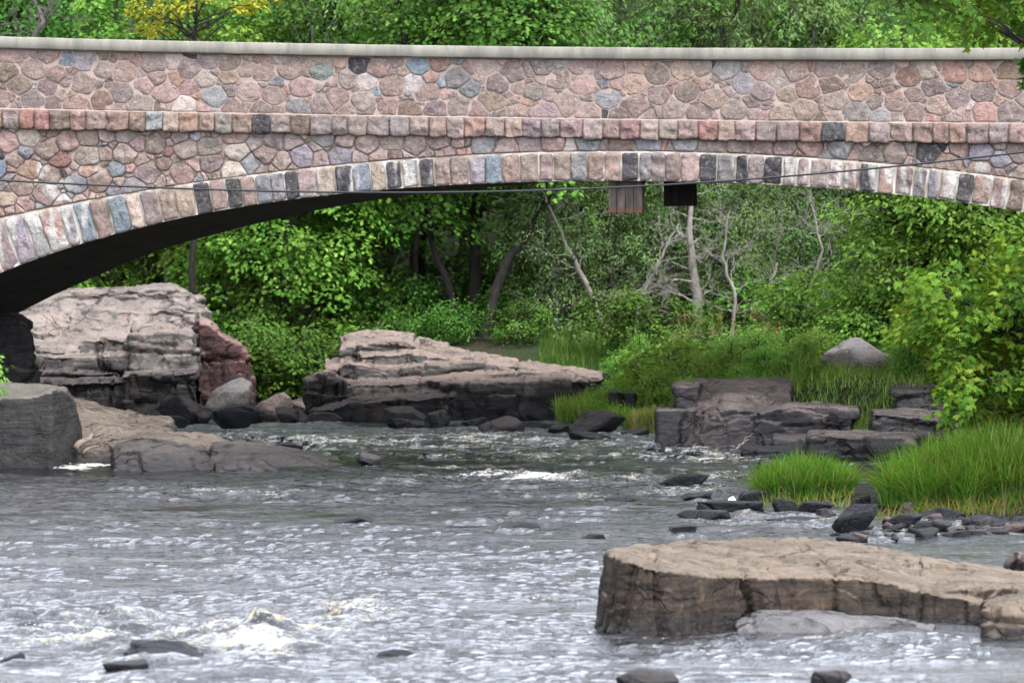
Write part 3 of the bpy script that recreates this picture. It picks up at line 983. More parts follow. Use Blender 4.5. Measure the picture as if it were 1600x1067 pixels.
# left bank
bedrock('rock_block', [
    B([(-150, 745, 640, 604), (-60, 745, 632, 600), (0, 745, 624, 597), (50, 745, 621, 599), (82, 742, 612, 602, -.1)], 61.2, 2.6, batter=.12),
    B([(72, 742, 612, 602, 0), (84, 740, 607, 602, .1), (104, 735, 612, 606, .7), (118, 728, 640, 630, 1.0), (127, 715, 672, 668, 1.3)], 61.2, 1.8, batter=.1),
], R_BLOCK, 'big square dark boulder at the left edge with a lighter right face', 'boulder', 51, vox=.03, amp=.03, cell=(2.6, 2.6, 4), jut=.01, groove=.0, strata=.0)
bedrock('rock_ledge', [
    B([(110, 720, 668, 623), (160, 720, 668, 633), (215, 720, 668, 645), (266, 712, 672, 652), (272, 700, 680, 664)], 64.4, 4.6, batter=.2),
    B([(115, 735, 706, 668), (170, 735, 698, 668), (230, 730, 690, 670), (292, 722, 690, 674), (306, 715, 700, 688)], 62.2, 3.0, batter=.2),
    B([(290, 735, 690, 676), (330, 735, 692, 682), (362, 735, 704, 694)], 63.0, 2.0, batter=.2),
], R_LEDGE, 'sloping tan rock ledge beside the big square boulder on the left bank', 'rock', 55, vox=.035, amp=.05, cell=(1.6, 1.6, .35), jut=.05, groove=.05, strata=.03)
bedrock('rock_ledge', [B([(174, 750, 718, 700), (190, 750, 706, 692), (220, 750, 703, 687), (268, 750, 706, 690), (308, 750, 712, 699), (334, 750, 730, 716)], 60.4, 1.7, batter=.3)], R_GREY,
        'rounded grey brown rock ledge at the front of the left bank', 'rock', 57, vox=.03, amp=.045, cell=(2, 2, 1), jut=.03, strata=.01)
bedrock('rock_ledge', [B([(334, 755, 738, 722), (350, 755, 727, 713), (378, 755, 722, 708), (404, 755, 730, 716), (434, 755, 744, 734)], 59.6, 1.4, batter=.3)], R_GREY,
        'low rounded rock at the front of the left bank, right of the grey brown ledge', 'rock', 58, vox=.03, amp=.04, cell=(2, 2, 1), jut=.03, strata=.01)
bedrock('rock_ledge', [B([(330, 742, 712, 690), (380, 742, 714, 688), (430, 742, 714, 694), (500, 742, 722, 708), (546, 742, 733, 724)], 61.4, 2.2, batter=.35)], R_GREY,
        'long flat rock tapering into the water at the tip of the left bank', 'rock', 59, vox=.03, amp=.035, cell=(2, 2, .6), jut=.03, strata=.012)
bedrock('abutment_rock', [B([(-140, 640, 500, 490), (-20, 640, 496, 488), (30, 640, 497, 490), (46, 640, 510, 500), (53, 640, 540, 530)], 72.0, 2.0, batter=.15)], R_DARK,
        'dark rock carrying the left foot of the arch', 'rock', 61, vox=.04, amp=.06, cell=(.8, .8, .8), jut=.08)
# foreground slab
bedrock('rock_slab', [
    B([(958, 1012, 864, 859, .7, -23), (975, 1012, 872, 857, .35, -25), (1000, 1010, 884, 852, 0, -28), (1055, 1006, 894, 846, .3), (1110, 1003, 902, 843, .7), (1171, 1000, 902, 841, 1.0), (1250, 997, 901, 842, 1.15),
       (1337, 997, 904, 846, 1.2), (1380, 997, 908, 850, 1.2), (1420, 997, 919, 858, 1.15), (1469, 997, 930, 872, 1.1), (1534, 997, 940, 884, 1.0), (1545, 997, 946, 888, 1.0)], 36.45, 4.0, batter=.12),
    B([(1440, 997, 926, 866), (1500, 997, 920, 880), (1640, 997, 915, 900)], 37.6, 3.0, batter=.2),
], R_SLAB, 'large flat topped tan rock slab in the foreground river', 'rock', 64, vox=.019, amp=.032, cell=(.75, .8, 6.0), jut=.05, groove=.06, strata=0, relax=1)
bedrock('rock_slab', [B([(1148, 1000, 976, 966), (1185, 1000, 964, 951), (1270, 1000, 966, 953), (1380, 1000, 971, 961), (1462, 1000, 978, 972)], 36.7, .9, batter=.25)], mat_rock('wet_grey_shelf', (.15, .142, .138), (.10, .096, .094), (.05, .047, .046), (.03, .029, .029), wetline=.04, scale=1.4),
        'low grey shelf at the water foot of the large foreground slab', 'rock', 66, vox=.02, amp=.018, cell=(1.2, 1, .4), jut=.012, strata=.006)
bedrock('rock_block', [B([(1538, 1040, 952, 934), (1570, 1040, 948, 926), (1680, 1040, 945, 915)], 36.2, 1.6, batter=.3)], R_SLAB,
        'broken brown rock at the right end of the foreground slab', 'rock', 68, vox=.022, amp=.03, cell=(.6, .7, .4), jut=.04)

bo = boulder
bo('boulder', 1352, 594, 138, 66, R_PALE, 'pale pinkish boulder lying in the tall grass of the right bank', 'boulder', 71, .8, .3, z=.78, rough=.06, npl=24)
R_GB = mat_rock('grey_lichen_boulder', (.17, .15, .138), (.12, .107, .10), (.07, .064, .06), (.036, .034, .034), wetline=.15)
bo('boulder', 352, 645, 84, 54, R_GB, 'light grey boulder with shadowed foot below the reddish slab', 'boulder', 72, .7, .25, z=0, npl=12)
bo('boulder', 290, 662, 88, 44, R_DARK, 'dark pointed rock in front of the left outcrop', 'rock', 73, .8, .3)
bo('boulder', 362, 672, 80, 34, R_BLACK, 'black wedge rock at the water edge below the light grey boulder', 'rock', 74, .8, .3)
bo('boulder', 272, 672, 60, 22, R_BLACK, 'small blue black rock left of the black wedge rock', 'rock', 75, .8, .3)
bo('boulder', 398, 662, 44, 28, R_BLACK, 'black rock in the gap beside the pink channel rocks', 'rock', 76, .8, .3)
bo('boulder', 424, 660, 70, 46, R_PKL, 'light pink rock in the channel between the two outcrops', 'rock', 77, .7, .25)
bo('boulder', 462, 655, 48, 34, R_PKL, 'smaller light pink rock next to the mid river outcrop', 'rock', 78, .7, .25)
bo('boulder', 448, 664, 68, 28, R_GREY, 'grey angular rock in front of the pink channel rocks', 'rock', 79, .8, .3)
bo('boulder', 505, 661, 70, 16, R_DARK, 'low dark rock at the left foot of the mid river outcrop', 'rock', 80, .7, .3)
bo('boulder', 628, 669, 78, 34, R_DARK, 'dark pointed rock leaning on the mid river outcrop', 'rock', 81, .8, .3)
bo('boulder', 684, 668, 40, 28, R_DARK, 'dark squarish rock right of the leaning pointed rock', 'rock', 82, .8, .3)
bo('boulder', 640, 672, 58, 18, R_DARK, 'low dark rock in front of the leaning pointed rock', 'rock', 83, .8, .3)
bo('boulder', 772, 683, 96, 32, R_DARK, 'dark triangular rock alone in the water before the mid river outcrop', 'rock', 84, .8, .3, npl=9)
bo('boulder', 738, 672, 44, 20, R_DARK, 'small dark rock behind the triangular rock', 'rock', 85, .8, .3)
bo('boulder', 930, 676, 96, 34, R_DARK, 'dark peaked rock at the right foot of the mid river outcrop', 'rock', 86, .8, .3, npl=9)
bo('boulder', 922, 690, 70, 16, R_BLACK, 'low wet rock below the dark peaked rock', 'rock', 87, .8, .4)
bo('boulder', 870, 676, 46, 12, R_DARK, 'thin dark ledge left of the dark peaked rock', 'rock', 88, .8, .4)
bo('boulder', 988, 684, 56, 14, R_DARK, 'low dark rock at the foot of the yellowish grass', 'rock', 89, .8, .4)
bo('boulder', 580, 727, 46, 20, R_DARK, 'small dark rock off the tip of the left bank', 'rock', 90, .8, .4, npl=9)
bo('boulder', 676, 716, 60, 11, R_BLACK, 'wet rock just breaking the surface in mid stream', 'rock', 91, .9, .6)
bo('boulder', 392, 700, 56, 16, R_DARK, 'low dark rock behind the long flat rock of the left bank', 'rock', 92, .8, .4)
bo('boulder', 456, 704, 60, 12, R_BLACK, 'low black rock behind the tip of the left bank', 'rock', 93, .8, .4)
bo('boulder', 550, 818, 64, 14, R_BLACK, 'wet dome rock in the middle of the near rapids', 'rock', 94, .9, .6)
bo('boulder', 806, 827, 80, 11, R_BLACK, 'low jagged black rock awash left of the tiny black rock', 'rock', 95, .7, .6)
bo('boulder', 926, 843, 42, 9, R_BLACK, 'tiny black rock just behind the large foreground slab', 'rock', 96, .7, .6)
bo('boulder', 962, 788, 62, 14, R_BLACK, 'rounded wet rock below the foaming ledge', 'rock', 97, .8, .5)
bo('boulder', 1064, 760, 92, 20, R_BLACK, 'long jet black rock with foam around it', 'rock', 98, .6, .5)
bo('boulder', 1070, 834, 52, 13, R_BLACK, 'low black rock left of the biggest black boulder', 'rock', 99, .8, .5)
bo('boulder', 1345, 834, 88, 46, R_BLACK, 'biggest black boulder between the two grass clumps', 'boulder', 100, .8, .25, rough=.04, npl=12)
bo('boulder', 1110, 814, 104, 16, R_BLACK, 'thin flat black slab lowest of the slab pair', 'rock', 101, .6, .5, flat=.5)
bo('boulder', 1150, 804, 124, 20, R_BLACK, 'long flat black slab above the thin one', 'rock', 102, .5, .4, flat=.5)
bo('boulder', 1172, 788, 66, 22, R_BLACK, 'dark rock beside the small white stone', 'rock', 103, .8, .35)
bo('boulder', 1090, 782, 60, 12, R_BLACK, 'low wet rock left of the small white stone', 'rock', 104, .8, .5)
bo('pebble', 1144, 785, 15, 10, mat_flat('white_quartz', (.75, .72, .62), .6, .1), 'small white stone on the dark rocks', 'stone', 105, .9, .2, sub=3)
bo('boulder', 1230, 802, 48, 24, R_BLACK, 'angular black rock at the front of the small grass clump', 'rock', 106, .8, .3)
bo('boulder', 1278, 800, 72, 16, R_BLACK, 'flat black rock at the foot of the small grass clump', 'rock', 107, .6, .4, flat=.5)
bo('boulder', 1345, 794, 44, 20, R_BLACK, 'black rock behind the biggest black boulder', 'rock', 108, .8, .3)
bo('boulder', 1290, 812, 36, 18, R_DARK, 'grey pointed rock left of the biggest black boulder', 'rock', 109, .8, .3)
bo('boulder', 1250, 818, 120, 10, R_BLACK, 'low wet shelf left of the biggest black boulder', 'rock', 110, .5, .7)
bo('boulder', 1412, 826, 62, 24, R_BLACK, 'black rock right of the biggest black boulder', 'rock', 111, .8, .3)
bo('boulder', 1425, 810, 40, 26, R_DARK, 'dark standing rock at the left foot of the large grass clump', 'rock', 112, .8, .3)
bo('boulder', 1480, 818, 62, 26, R_BLACK, 'broad black rock under the front of the large grass clump', 'rock', 113, .8, .3)
bo('boulder', 1540, 826, 70, 20, R_BLACK, 'broad black rock nearest the right edge under the grass', 'rock', 114, .8, .3)
bo('boulder', 1198, 745, 40, 30, R_GREY, 'brown rock at the left side of the small grass clump', 'rock', 115, .8, .3)
bo('boulder', 1345, 846, 26, 14, R_RED, 'small reddish brown stone in front of the biggest black boulder', 'stone', 116, .8, .3, sub=3)
bo('boulder', 248, 1034, 186, 30, R_BLACK, 'wet dome boulder beside the white splash', 'boulder', 117, .8, .7, npl=9, rough=.13)
bo('boulder', 205, 1052, 96, 20, R_BLACK, 'low black rock in front of the wet dome boulder', 'rock', 118, .6, .5)
bo('boulder', 612, 1030, 76, 14, R_BLACK, 'low black rock right of the white splash', 'rock', 119, .6, .5)
bo('boulder', 18, 1034, 46, 14, R_BLACK, 'black rock at the left edge of the near rapids', 'rock', 120, .6, .5)
bo('boulder', 1010, 1080, 104, 34, R_DARK, 'grey rock at the bottom edge left of center', 'rock', 121, .7, .3)
bo('boulder', 1292, 1080, 84, 32, R_DARK, 'dark peaked rock at the bottom edge below the foreground slab', 'rock', 122, .7, .3)
bo('boulder', 1590, 896, 44, 34, R_RED, 'reddish brown rock behind the foreground slab at the right edge', 'rock', 123, .8, .3)
bo('boulder', 1000, 1008, 80, 8, R_BLACK, 'sunken wet rock at the foot of the foreground slab', 'rock', 124, .6, .7)
# scattered angular stones along the foot of the large grass clump
protos = [stone_mesh((1, .8, .62), 200 + k, 3, 10, .06) for k in range(6)]
for k in range(110):
    px = rs.uniform(1375, 1660) if k > 12 else rs.uniform(1300, 1420)
    py = rs.uniform(812, 842) if k > 12 else rs.uniform(826, 850)
    x, Y, _ = G(px, py)
    s = rs.uniform(14, 40) * Y / FPX
    o = link('loose_stone', protos[k % 6], (R_BLACK, R_DARK, R_BLACK, R_GREY, R_BLACK, R_RED, R_DARK)[k % 7])
    o.location = (x, Y, -.12 * s)
    o.rotation_euler = (rs.normal(0, .15), rs.normal(0, .15), rs.uniform(0, 6.28))
    o.scale = (s * rs.uniform(1, 1.6), s * rs.uniform(.8, 1.1), s * rs.uniform(.5, 1.1))
    tag(o, 'small dark angular stone on the gravelly edge below the large grass clump', 'stone', 'small stones below the large grass clump')
for k in range(26):
    px = rs.choice([rs.uniform(40, 900), rs.uniform(520, 1150)]); py = rs.uniform(745, 1000)
    x, Y, _ = G(px, py)
    s = rs.uniform(10, 26) * Y / FPX
    o = link('loose_stone', protos[k % 6], R_BLACK)
    o.location = (x, Y, -.42 * s); o.rotation_euler = (0, 0, rs.uniform(0, 6.28)); o.scale = (s * 1.5, s, s * .8)
    tag(o, 'small wet black stone just breaking the surface of the rapids', 'stone', 'wet stones in the rapids')
# driftwood on the left ledge
def stick(px0, py0, px1, py1, Y, r, label, seed):
    mb = MB()
    p = curve_pts(P(px0, py0, Y), P(px1, py1, Y + .6), .04, 9, seed, .015)
    V, F = tube(p, np.linspace(r, r * .5, 9), 7); mb.add(V, F)
    V, F = tube(curve_pts(p[5], p[5] + np.array([.18, .1, .12]), .02, 5, seed + 1, .01), np.linspace(r * .5, r * .2, 5), 6); mb.add(V, F)
    tag(link('driftwood', mb.mesh('driftwood'), M_DRIFT), label, 'driftwood')
M_DRIFT = mat_bark('bleached_wood', (.20, .155, .115), (.11, .085, .065))
stick(118, 700, 160, 677, 62.0, .05, 'bleached driftwood branch leaning between the square boulder and the ledge', 5)
stick(130, 708, 168, 696, 61.6, .02, 'thin bleached stick below the driftwood branch', 6)
stick(1150, 702, 1172, 690, 64.5, .018, 'thin stick lying on the rocks left of the flat ledges', 7)
# =================================================================== TERRAIN
def axis(parts):
    return np.unique(np.round(np.concatenate([np.arange(a, b, s) for a, b, s in parts]), 4))


def grid_mesh(xs, ys, z, name, attrs=None, smooth=True):
    nx, ny = len(xs), len(ys)
    X, Y = np.meshgrid(xs, ys)
    V = np.stack([X.ravel(), Y.ravel(), z.ravel()], 1)
    i = np.arange(ny - 1)[:, None] * nx; j = np.arange(nx - 1)[None, :]
    q = np.stack([i + j, i + j + 1, i + nx + j + 1, i + nx + j], -1).reshape(-1, 4)
    return make_mesh(name, V, [q], None, smooth, attrs)


RY = [20, 44, 47, 49.3, 50.6, 54, 57, 60, 63, 66, 68, 71, 74, 76, 78, 400]
RX = [15, 14, 12.5, 8.5, 4.8, 3.2, 3.6, 4.4, 4.6, 4.3, 3.6, 2.6, 2.0, 1.0, .5, .5]


def terrain_z(x, y):
    x = np.asarray(x, float); y = np.asarray(y, float)
    p = np.stack([x, y, x * 0], 1)
    n = fbm(p * .35, 400, 4) * .25 + fbm(p * 1.6, 405, 3) * .07
    d = x - np.interp(y, RY, RX) + n * 1.5
    zr_ = .08 * sstep(-.3, .5, d) + .25 * sstep(.8, 3, d) + (.55 * sstep(.3, 3.0, d)) * sstep(64, 70, y) + 2.0 * sstep(6, 14, d)
    xl = np.interp(y, [20, 50, 57, 60, 63, 75, 80, 90], [-12, -11, -8.5, -7.6, -6.6, -7.2, -6.0, -5.0])
    dl = xl - x + n
    zl = .1 * sstep(-.3, .4, dl) + .5 * sstep(.5, 4, dl) + 2.2 * sstep(3, 10, dl)
    zb = 1.1 * sstep(77.5, 83, y + n * 3) + .02 * np.maximum(y - 83, 0)
    ch = sstep(-8.5, -7, x) * (1 - sstep(-3.2, -1.2, x)) * (1 - sstep(84.5, 90, y))
    zb = zb * (1 - .95 * ch)
    land = np.maximum(np.maximum(zr_, zl), zb)
    z = -.65 + land + .6 * sstep(0, .06, land)
    hill = 8.5 * sstep(104, 150, y) + 12 * sstep(170, 330, y)
    return z + n * sstep(.05, .4, land) * .7 + hill * (1 + .15 * fbm(p * .03, 410, 3))


xs = axis([(-420, -60, 12), (-60, -16, 1.5), (-16, 16, .28), (16, 60, 1.5), (60, 421, 12)])
ys = axis([(-60, 20, 8), (20, 44, 1.0), (44, 92, .28), (92, 160, 1.5), (160, 520, 12)])
X, Y = np.meshgrid(xs, ys)


def mat_ground():
    t = NT('forest_floor')
    v = t.pos()
    a = t.noise(v, .9, 6, .65); b = t.noise(v, 9, 5, .7)
    col = t.mix(t.ramp(a, .38, .64), (.030, .050, .014), (.050, .042, .026))
    col = t.mix(t.ramp(b, .5, .75, 0, .7), col, (.02, .026, .01))
    zz = t.n('SeparateXYZ', {0: v}, 2)
    pb = t.n('TexVoronoi', {'Vector': v, 'Scale': 14.0}, 0)
    mud = t.mix(t.ramp(pb, .1, .6), (.05, .045, .04), (.016, .014, .012))
    col = t.mix(t.ramp(t.math('ADD', zz, t.math('MULTIPLY', b, .2)), .25, .55, 1, 0), col, mud)
    return t.done(t.pbr(col, .95, t.bump(t.math('SUBTRACT', b, pb), 1.0, .1), .15))


tag(link('ground', grid_mesh(xs, ys, terrain_z(X.ravel(), Y.ravel()).reshape(X.shape), 'ground'), mat_ground()), kind='structure')

# =================================================================== WATER
wx = axis([(-30, -11, .5), (-11, 11, .05), (11, 30.1, .5)])
wy = axis([(14, 31, .5), (31, 46, .05), (46, 64, .06), (64, 84, .09), (84, 96, .5)])
X, Y = np.meshgrid(wx, wy)
xf, yf = X.ravel(), Y.ravel()
p3 = np.stack([xf, yf, xf * 0], 1)
foam = np.zeros_like(xf); rap = np.zeros_like(xf); lift = np.zeros_like(xf); calm = np.zeros_like(xf)


def spot(px, py, wpx, hpx, amp, arr, pw=1.0):
    x, y, _ = G(px, py)
    rx = wpx * y / FPX
    _, ya, _ = G(px, py - hpx); _, yb, _ = G(px, py + hpx)
    ry = (ya - yb) / 2
    e = ((xf - x) / rx) ** 2 + ((yf - y) / ry) ** 2
    np.maximum(arr, amp * np.exp(-e ** pw), out=arr)


for a in [(405, 1000, 115, 26, 1.0), (330, 985, 180, 18, .85), (545, 960, 100, 13, .8), (130, 1003, 160, 12, .9), (40, 955, 80, 12, .6), (510, 1002, 80, 10, .62), (250, 965, 150, 10, .55), (620, 935, 90, 9, .5), (690, 1000, 140, 9, .45),
          (760, 746, 90, 7, .9), (830, 752, 110, 6, .85), (700, 690, 460, 20, .60), (900, 716, 300, 10, .52), (1090, 705, 120, 10, .62), (480, 690, 160, 9, .55), (1000, 752, 60, 5, .8), (1100, 752, 70, 6, .75), (430, 772, 60, 5, .62), (270, 765, 100, 5, .55), (340, 770, 80, 5, .6), (880, 780, 100, 6, .55),
          (1060, 768, 90, 4, .75), (650, 745, 80, 4, .5), (360, 676, 60, 4, .7), (420, 680, 80, 5, .6), (1130, 700, 90, 6, .7), (1110, 720, 100, 6, .66), (1150, 740, 90, 7, .72), (1340, 735, 40, 6, .7), (1360, 755, 24, 10, .62),
          (1180, 992, 80, 5, .75), (1300, 996, 160, 5, .62), (970, 1008, 60, 6, .66), (60, 940, 90, 12, .55), (180, 1040, 100, 6, .55), (640, 690, 160, 7, .48), (700, 728, 220, 6, .48), (560, 700, 160, 6, .46), (1000, 715, 160, 8, .5), (900, 1040, 200, 12, .42), (420, 890, 260, 10, .40), (800, 930, 200, 9, .40), (150, 800, 160, 6, .40), (1200, 1030, 240, 10, .42)]:
    spot(*a, foam)
spot(125, 727, 62, 6.5, 1.6, foam, 4)
for px_, py_, w_ in WET:
    spot(px_, py_ + 1.5, w_ * .62, 2.2 + py_ * .0022, .62, foam)
    spot(px_ + w_ * .2, py_ + 5, w_ * .8, 4, .5, rap)
for a in [(380, 1000, 260, 40, 1.0), (100, 990, 160, 40, .9), (560, 960, 160, 30, .8), (800, 755, 260, 14, .75), (350, 775, 260, 16, .6), (1050, 760, 160, 14, .7), (1120, 715, 140, 14, .6), (700, 692, 460, 24, .7), (1300, 1010, 350, 20, .25), (640, 870, 700, 90, .25)]:
    spot(*a, rap)
for a in [(520, 806, 110, 7, 1), (280, 797, 140, 8, 1), (880, 846, 100, 4, .9), (320, 828, 120, 6, .7), (1500, 868, 110, 12, 1.0), (120, 738, 150, 8, .9), (1010, 800, 70, 5, .9), (180, 860, 120, 5, .6)]:
    spot(*a, calm)
for a in [(402, 998, 66, 10, .17), (440, 1000, 36, 8, .10), (330, 990, 90, 9, .09), (540, 962, 38, 5, .09), (150, 1003, 80, 5, .07), (770, 745, 70, 4, .10), (880, 750, 110, 3, .06), (1000, 750, 30, 3, .08), (1115, 752, 40, 4, .08)]:
    spot(*a, lift)
# ripples run across the stream, standing waves in the rapids
dn = np.stack([.6 * pfbm(p3 * .45, 500, 2), .6 * pfbm(p3 * .45 + 40, 501, 2), xf * 0], 1)
q = p3 + dn
sl = pfbm(p3 * np.array([.16, .55, 1]) + 3, 541, 3)
calm = np.maximum(calm, .75 * sstep(.04, .24, sl) * (1 - sstep(.15, .6, rap)))
h0 = pfbm(q * np.array([.40, .75, 1]), 505, 3)
h1 = pfbm(q * np.array([.7, 1.7, 1]), 510, 3, .5, True)
h2 = pfbm(q * np.array([1.25, 3.2, 1]), 520, 4, .55)
h3 = pfbm(q * np.array([2.4, 5.6, 1]), 530, 3, .55, True)
vary = .70 + .65 * sstep(-.30, .40, pfbm(p3 * np.array([.35, .16, 1]), 540, 3))
amp = (.026 + .055 * rap) * (1 - .85 * calm)
z = amp * vary * (h1 * .6 + h2 * 1.5 + h3 * .35) + .10 * h0 * (1 - .6 * calm)
z += (.006 * h3) * (1 - .85 * calm) * vary
spl = pfbm(p3 * 6, 550, 4, .6)
z += lift * (.6 + 1.1 * pfbm(p3 * 3.0, 555, 4, .6) + .6 * spl)
z += .05 * np.clip(foam, 0, 1) * spl
crest = sstep(.35, 1.0, h1 * .6 + h3 * .5 + h2 * .5)
fo = foam * (.55 + .9 * fbm(p3 * np.array([2.0, 3.2, 1]), 560, 5, .65)) + .40 * rap * crest + .10 * crest * vary * (1 - calm)
fo = np.clip(fo, 0, 1.3)


def mat_water():
    t = NT('river_water')
    v = t.pos()
    f = t.n('Attribute', {}, 2, attribute_name='foam')
    cm = t.n('Attribute', {}, 2, attribute_name='calm')
    n1 = t.noise(t.scale(v, (.32, 1, 1)), 4.5, 5, .62, .8)
    n2 = t.noise(t.scale(v, (.4, 1, 1)), 14, 4, .65, .4)
    h = t.math('ADD', t.math('MULTIPLY', n1, .7), t.math('MULTIPLY', n2, .3))
    nrm = t.n('Bump', {'Height': h, 'Strength': t.math('SUBTRACT', 1.0, t.math('MULTIPLY', cm, .8)), 'Distance': .10})
    w = t.pbr((.007, .007, .008), .05, nrm, .5, IOR=1.8)
    fn = t.noise(v, 26, 5, .75); fn2 = t.noise(t.scale(v, (.8, 1, 1)), 5, 6, .72, 1.2)
    m = t.math('ADD', f, t.math('MULTIPLY', t.math('SUBTRACT', t.math('ADD', t.math('MULTIPLY', fn, .55), t.math('MULTIPLY', fn2, .55)), .55), 3.4))
    m = t.ramp(m, .36, 1.15, 0, .92)
    tea = t.mix(t.ramp(fn2, .42, .66), (.62, .63, .63), (.38, .31, .17))
    fs = t.pbr(tea, .6, t.bump(fn, .8, .03), .3)
    return t.done(t.n('MixShader', {0: m, 1: w, 2: fs}))


tag(link('river_water', grid_mesh(wx, wy, z.reshape(X.shape), 'river_water', {'foam': fo, 'calm': calm}), mat_water()), kind='structure')


def gz(x, y):
    return float(terrain_z(np.array([x]), np.array([y]))[0])


# =================================================================== GRASS
def blades(pos, h, lean, width, cols, seed, tipcol=None, seg=5):
    r = np.random.RandomState(seed)
    n = len(pos)
    ang = r.uniform(0, 2 * math.pi, n)
    d = np.stack([np.cos(ang), np.sin(ang), np.zeros(n)], 1)
    s = np.stack([-np.sin(ang), np.cos(ang), np.zeros(n)], 1)
    s = s * .6 + np.array([1.0, 0, 0]) * .6
    t = np.linspace(0, 1, seg)
    V = np.zeros((n, seg, 2, 3)); C = np.zeros((n, seg, 2, 3))
    tip = cols * np.array([1.35, 1.2, 1.1]) if tipcol is None else tipcol
    for k, tk in enumerate(t):
        up = h * tk * (1 - .45 * lean * tk)
        out = h * lean * tk ** 1.9
        c = pos + np.array([0, 0, 1.0]) * up[:, None] + d * out[:, None]
        w = width * (1 - tk ** 1.7) * .5 + .0006
        V[:, k, 0] = c - s * np.asarray(w)[..., None] if np.ndim(w) else c - s * w
        V[:, k, 1] = c + s * np.asarray(w)[..., None] if np.ndim(w) else c + s * w
        C[:, k] = (cols * (1 - tk) + tip * tk)[:, None, :]
    V = V.reshape(-1, 3); C = C.reshape(-1, 3)
    base = np.arange(n)[:, None] * (seg * 2)
    k = np.arange(seg - 1)[None, :] * 2
    b = (base + k).reshape(-1)
    return V, [np.stack([b, b + 1, b + 3, b + 2], 1)], C


M_GRASS = mat_leaf('grass_blade', (.90, .95, 1.1), .3, .02)


def grass(name, px_poly, n, hmin, hmax, pal, seed, lean=(.15, .75), width=.011, zlift=0.0, label=None, cat=None, kind='stuff', clump=.5, hfun=None, ground=True):
    """blades rooted on the ground inside the outline (x, y world metres)"""
    r = np.random.RandomState(seed)
    poly = np.array(px_poly)
    lo, hi = poly.min(0), poly.max(0)
    q = r.uniform(lo, hi, (n * 4, 2))
    inside = np.zeros(len(q), bool)
    for i in range(len(poly)):
        a, b = poly[i], poly[(i + 1) % len(poly)]
        c = ((a[1] > q[:, 1]) != (b[1] > q[:, 1])) & (q[:, 0] < (b[0] - a[0]) * (q[:, 1] - a[1]) / (b[1] - a[1] + 1e-12) + a[0])
        inside ^= c
    q = q[inside]
    dens = fbm(np.stack([q[:, 0] * 1.5, q[:, 1] * 1.5, q[:, 0] * 0], 1), seed, 3)
    q = q[dens > -clump][:n]
    z = terrain_z(q[:, 0], q[:, 1]) if ground else np.zeros(len(q))
    z = np.maximum(z, -.05) + zlift - .03
    pos = np.column_stack([q, z])
    hn = .5 + .5 * fbm(np.stack([q[:, 0] * 2, q[:, 1] * 2, q[:, 0] * 0 + 5], 1), seed + 2, 3)
    h = (hmin + (hmax - hmin) * np.clip(hn * .6 + r.uniform(0, .45, len(q)), 0, 1))
    if hfun is not None: h = h * hfun(q[:, 0], q[:, 1])
    ln = r.uniform(*lean, len(q)) ** 1.3
    pal = np.array(pal)
    ci = r.randint(0, len(pal), len(q))
    cols = pal[ci] * (1 + .35 * fbm(np.stack([q[:, 0] * 1.1, q[:, 1] * 1.1, q[:, 0] * 0], 1), seed + 7, 2))[:, None] * r.uniform(.55, 1.4, (len(q), 1))
    V, F, C = blades(pos, h, ln, width * r.uniform(.7, 1.3, len(q)), cols, seed)
    ctr = np.array([V[:, 0].mean(), V[:, 1].mean(), 0])
    o = link(name, make_mesh(name, V - ctr, F, C), M_GRASS)
    o.location = ctr
    return tag(o, label, cat, None, kind)


LUSH = [(.20, .21, .06), (.070, .185, .018), (.095, .225, .022), (.05, .145, .014), (.125, .25, .03), (.08, .20, .026), (.16, .25, .05), (.06, .165, .02)]
MEAD = [(.13, .26, .034), (.175, .30, .045), (.10, .21, .028), (.21, .32, .06), (.28, .32, .11)]
DRY = [(.25, .22, .07), (.18, .22, .05), (.12, .2, .03), (.3, .24, .1)]


def W(*pp):
    return [G(px, py, z)[:2] for px, py, z in pp]


def mound(cx, cy, rx, ry):
    return lambda x, y: .45 + .6 * np.sqrt(np.clip(1 - ((x - cx) / rx) ** 2 - ((y - cy) / ry) ** 2, 0, 1))


def ell(cx, cy, rx, ry, n=24, seed=0):
    r = np.random.RandomState(seed)
    return [(cx + rx * math.cos(a) * (1 + r.normal(0, .06)), cy + ry * math.sin(a) * (1 + r.normal(0, .06))) for a in np.linspace(0, 2 * math.pi, n, endpoint=False)]


x, y, _ = G(1262, 786)
grass('grass_clump', ell(x, y + .7, .60, .9, seed=1), 6500, .34, .78, LUSH, 601, (.25, 1.15), .015, .06, 'small lush green grass clump growing between the black rocks', 'grass', 'thing', 2, mound(x, y + .7, .66, 1.0))
x, y, _ = G(1515, 806)
grass('grass_clump', ell(x + .22, y + 1.1, 1.22, 1.4, seed=2), 12000, .42, 1.1, LUSH, 602, (.25, 1.15), .015, .06, 'large lush green grass clump at the right edge above the small stones', 'grass', 'thing', 2, mound(x + .3, y + 1.1, 1.5, 1.6))
grass('grass', [(3.6, 68.6), (4.4, 67.5), (6.8, 67.6), (12, 68), (12, 76), (8, 79), (3.6, 80), (2.0, 79), (1.6, 76.5), (2.4, 75), (2.6, 72), (3.2, 70.2)], 20000, .2, .6, MEAD, 603, (.2, 1.1), .014, 0, kind='stuff', clump=.55, hfun=lambda x, y: 1 - .75 * np.exp(-((x - 6.0) / 1.0) ** 2 - ((y - 71.2) / 2.2) ** 2))
grass('grass', [(1.0, 76.6), (1.9, 74.2), (2.5, 72.0), (2.3, 71.5), (1.3, 74.3), (.7, 76)], 2600, .25, .6, MEAD[:4], 604, (.2, .8), .011, .04, kind='stuff', clump=2)
x, y, _ = G(1010, 676)
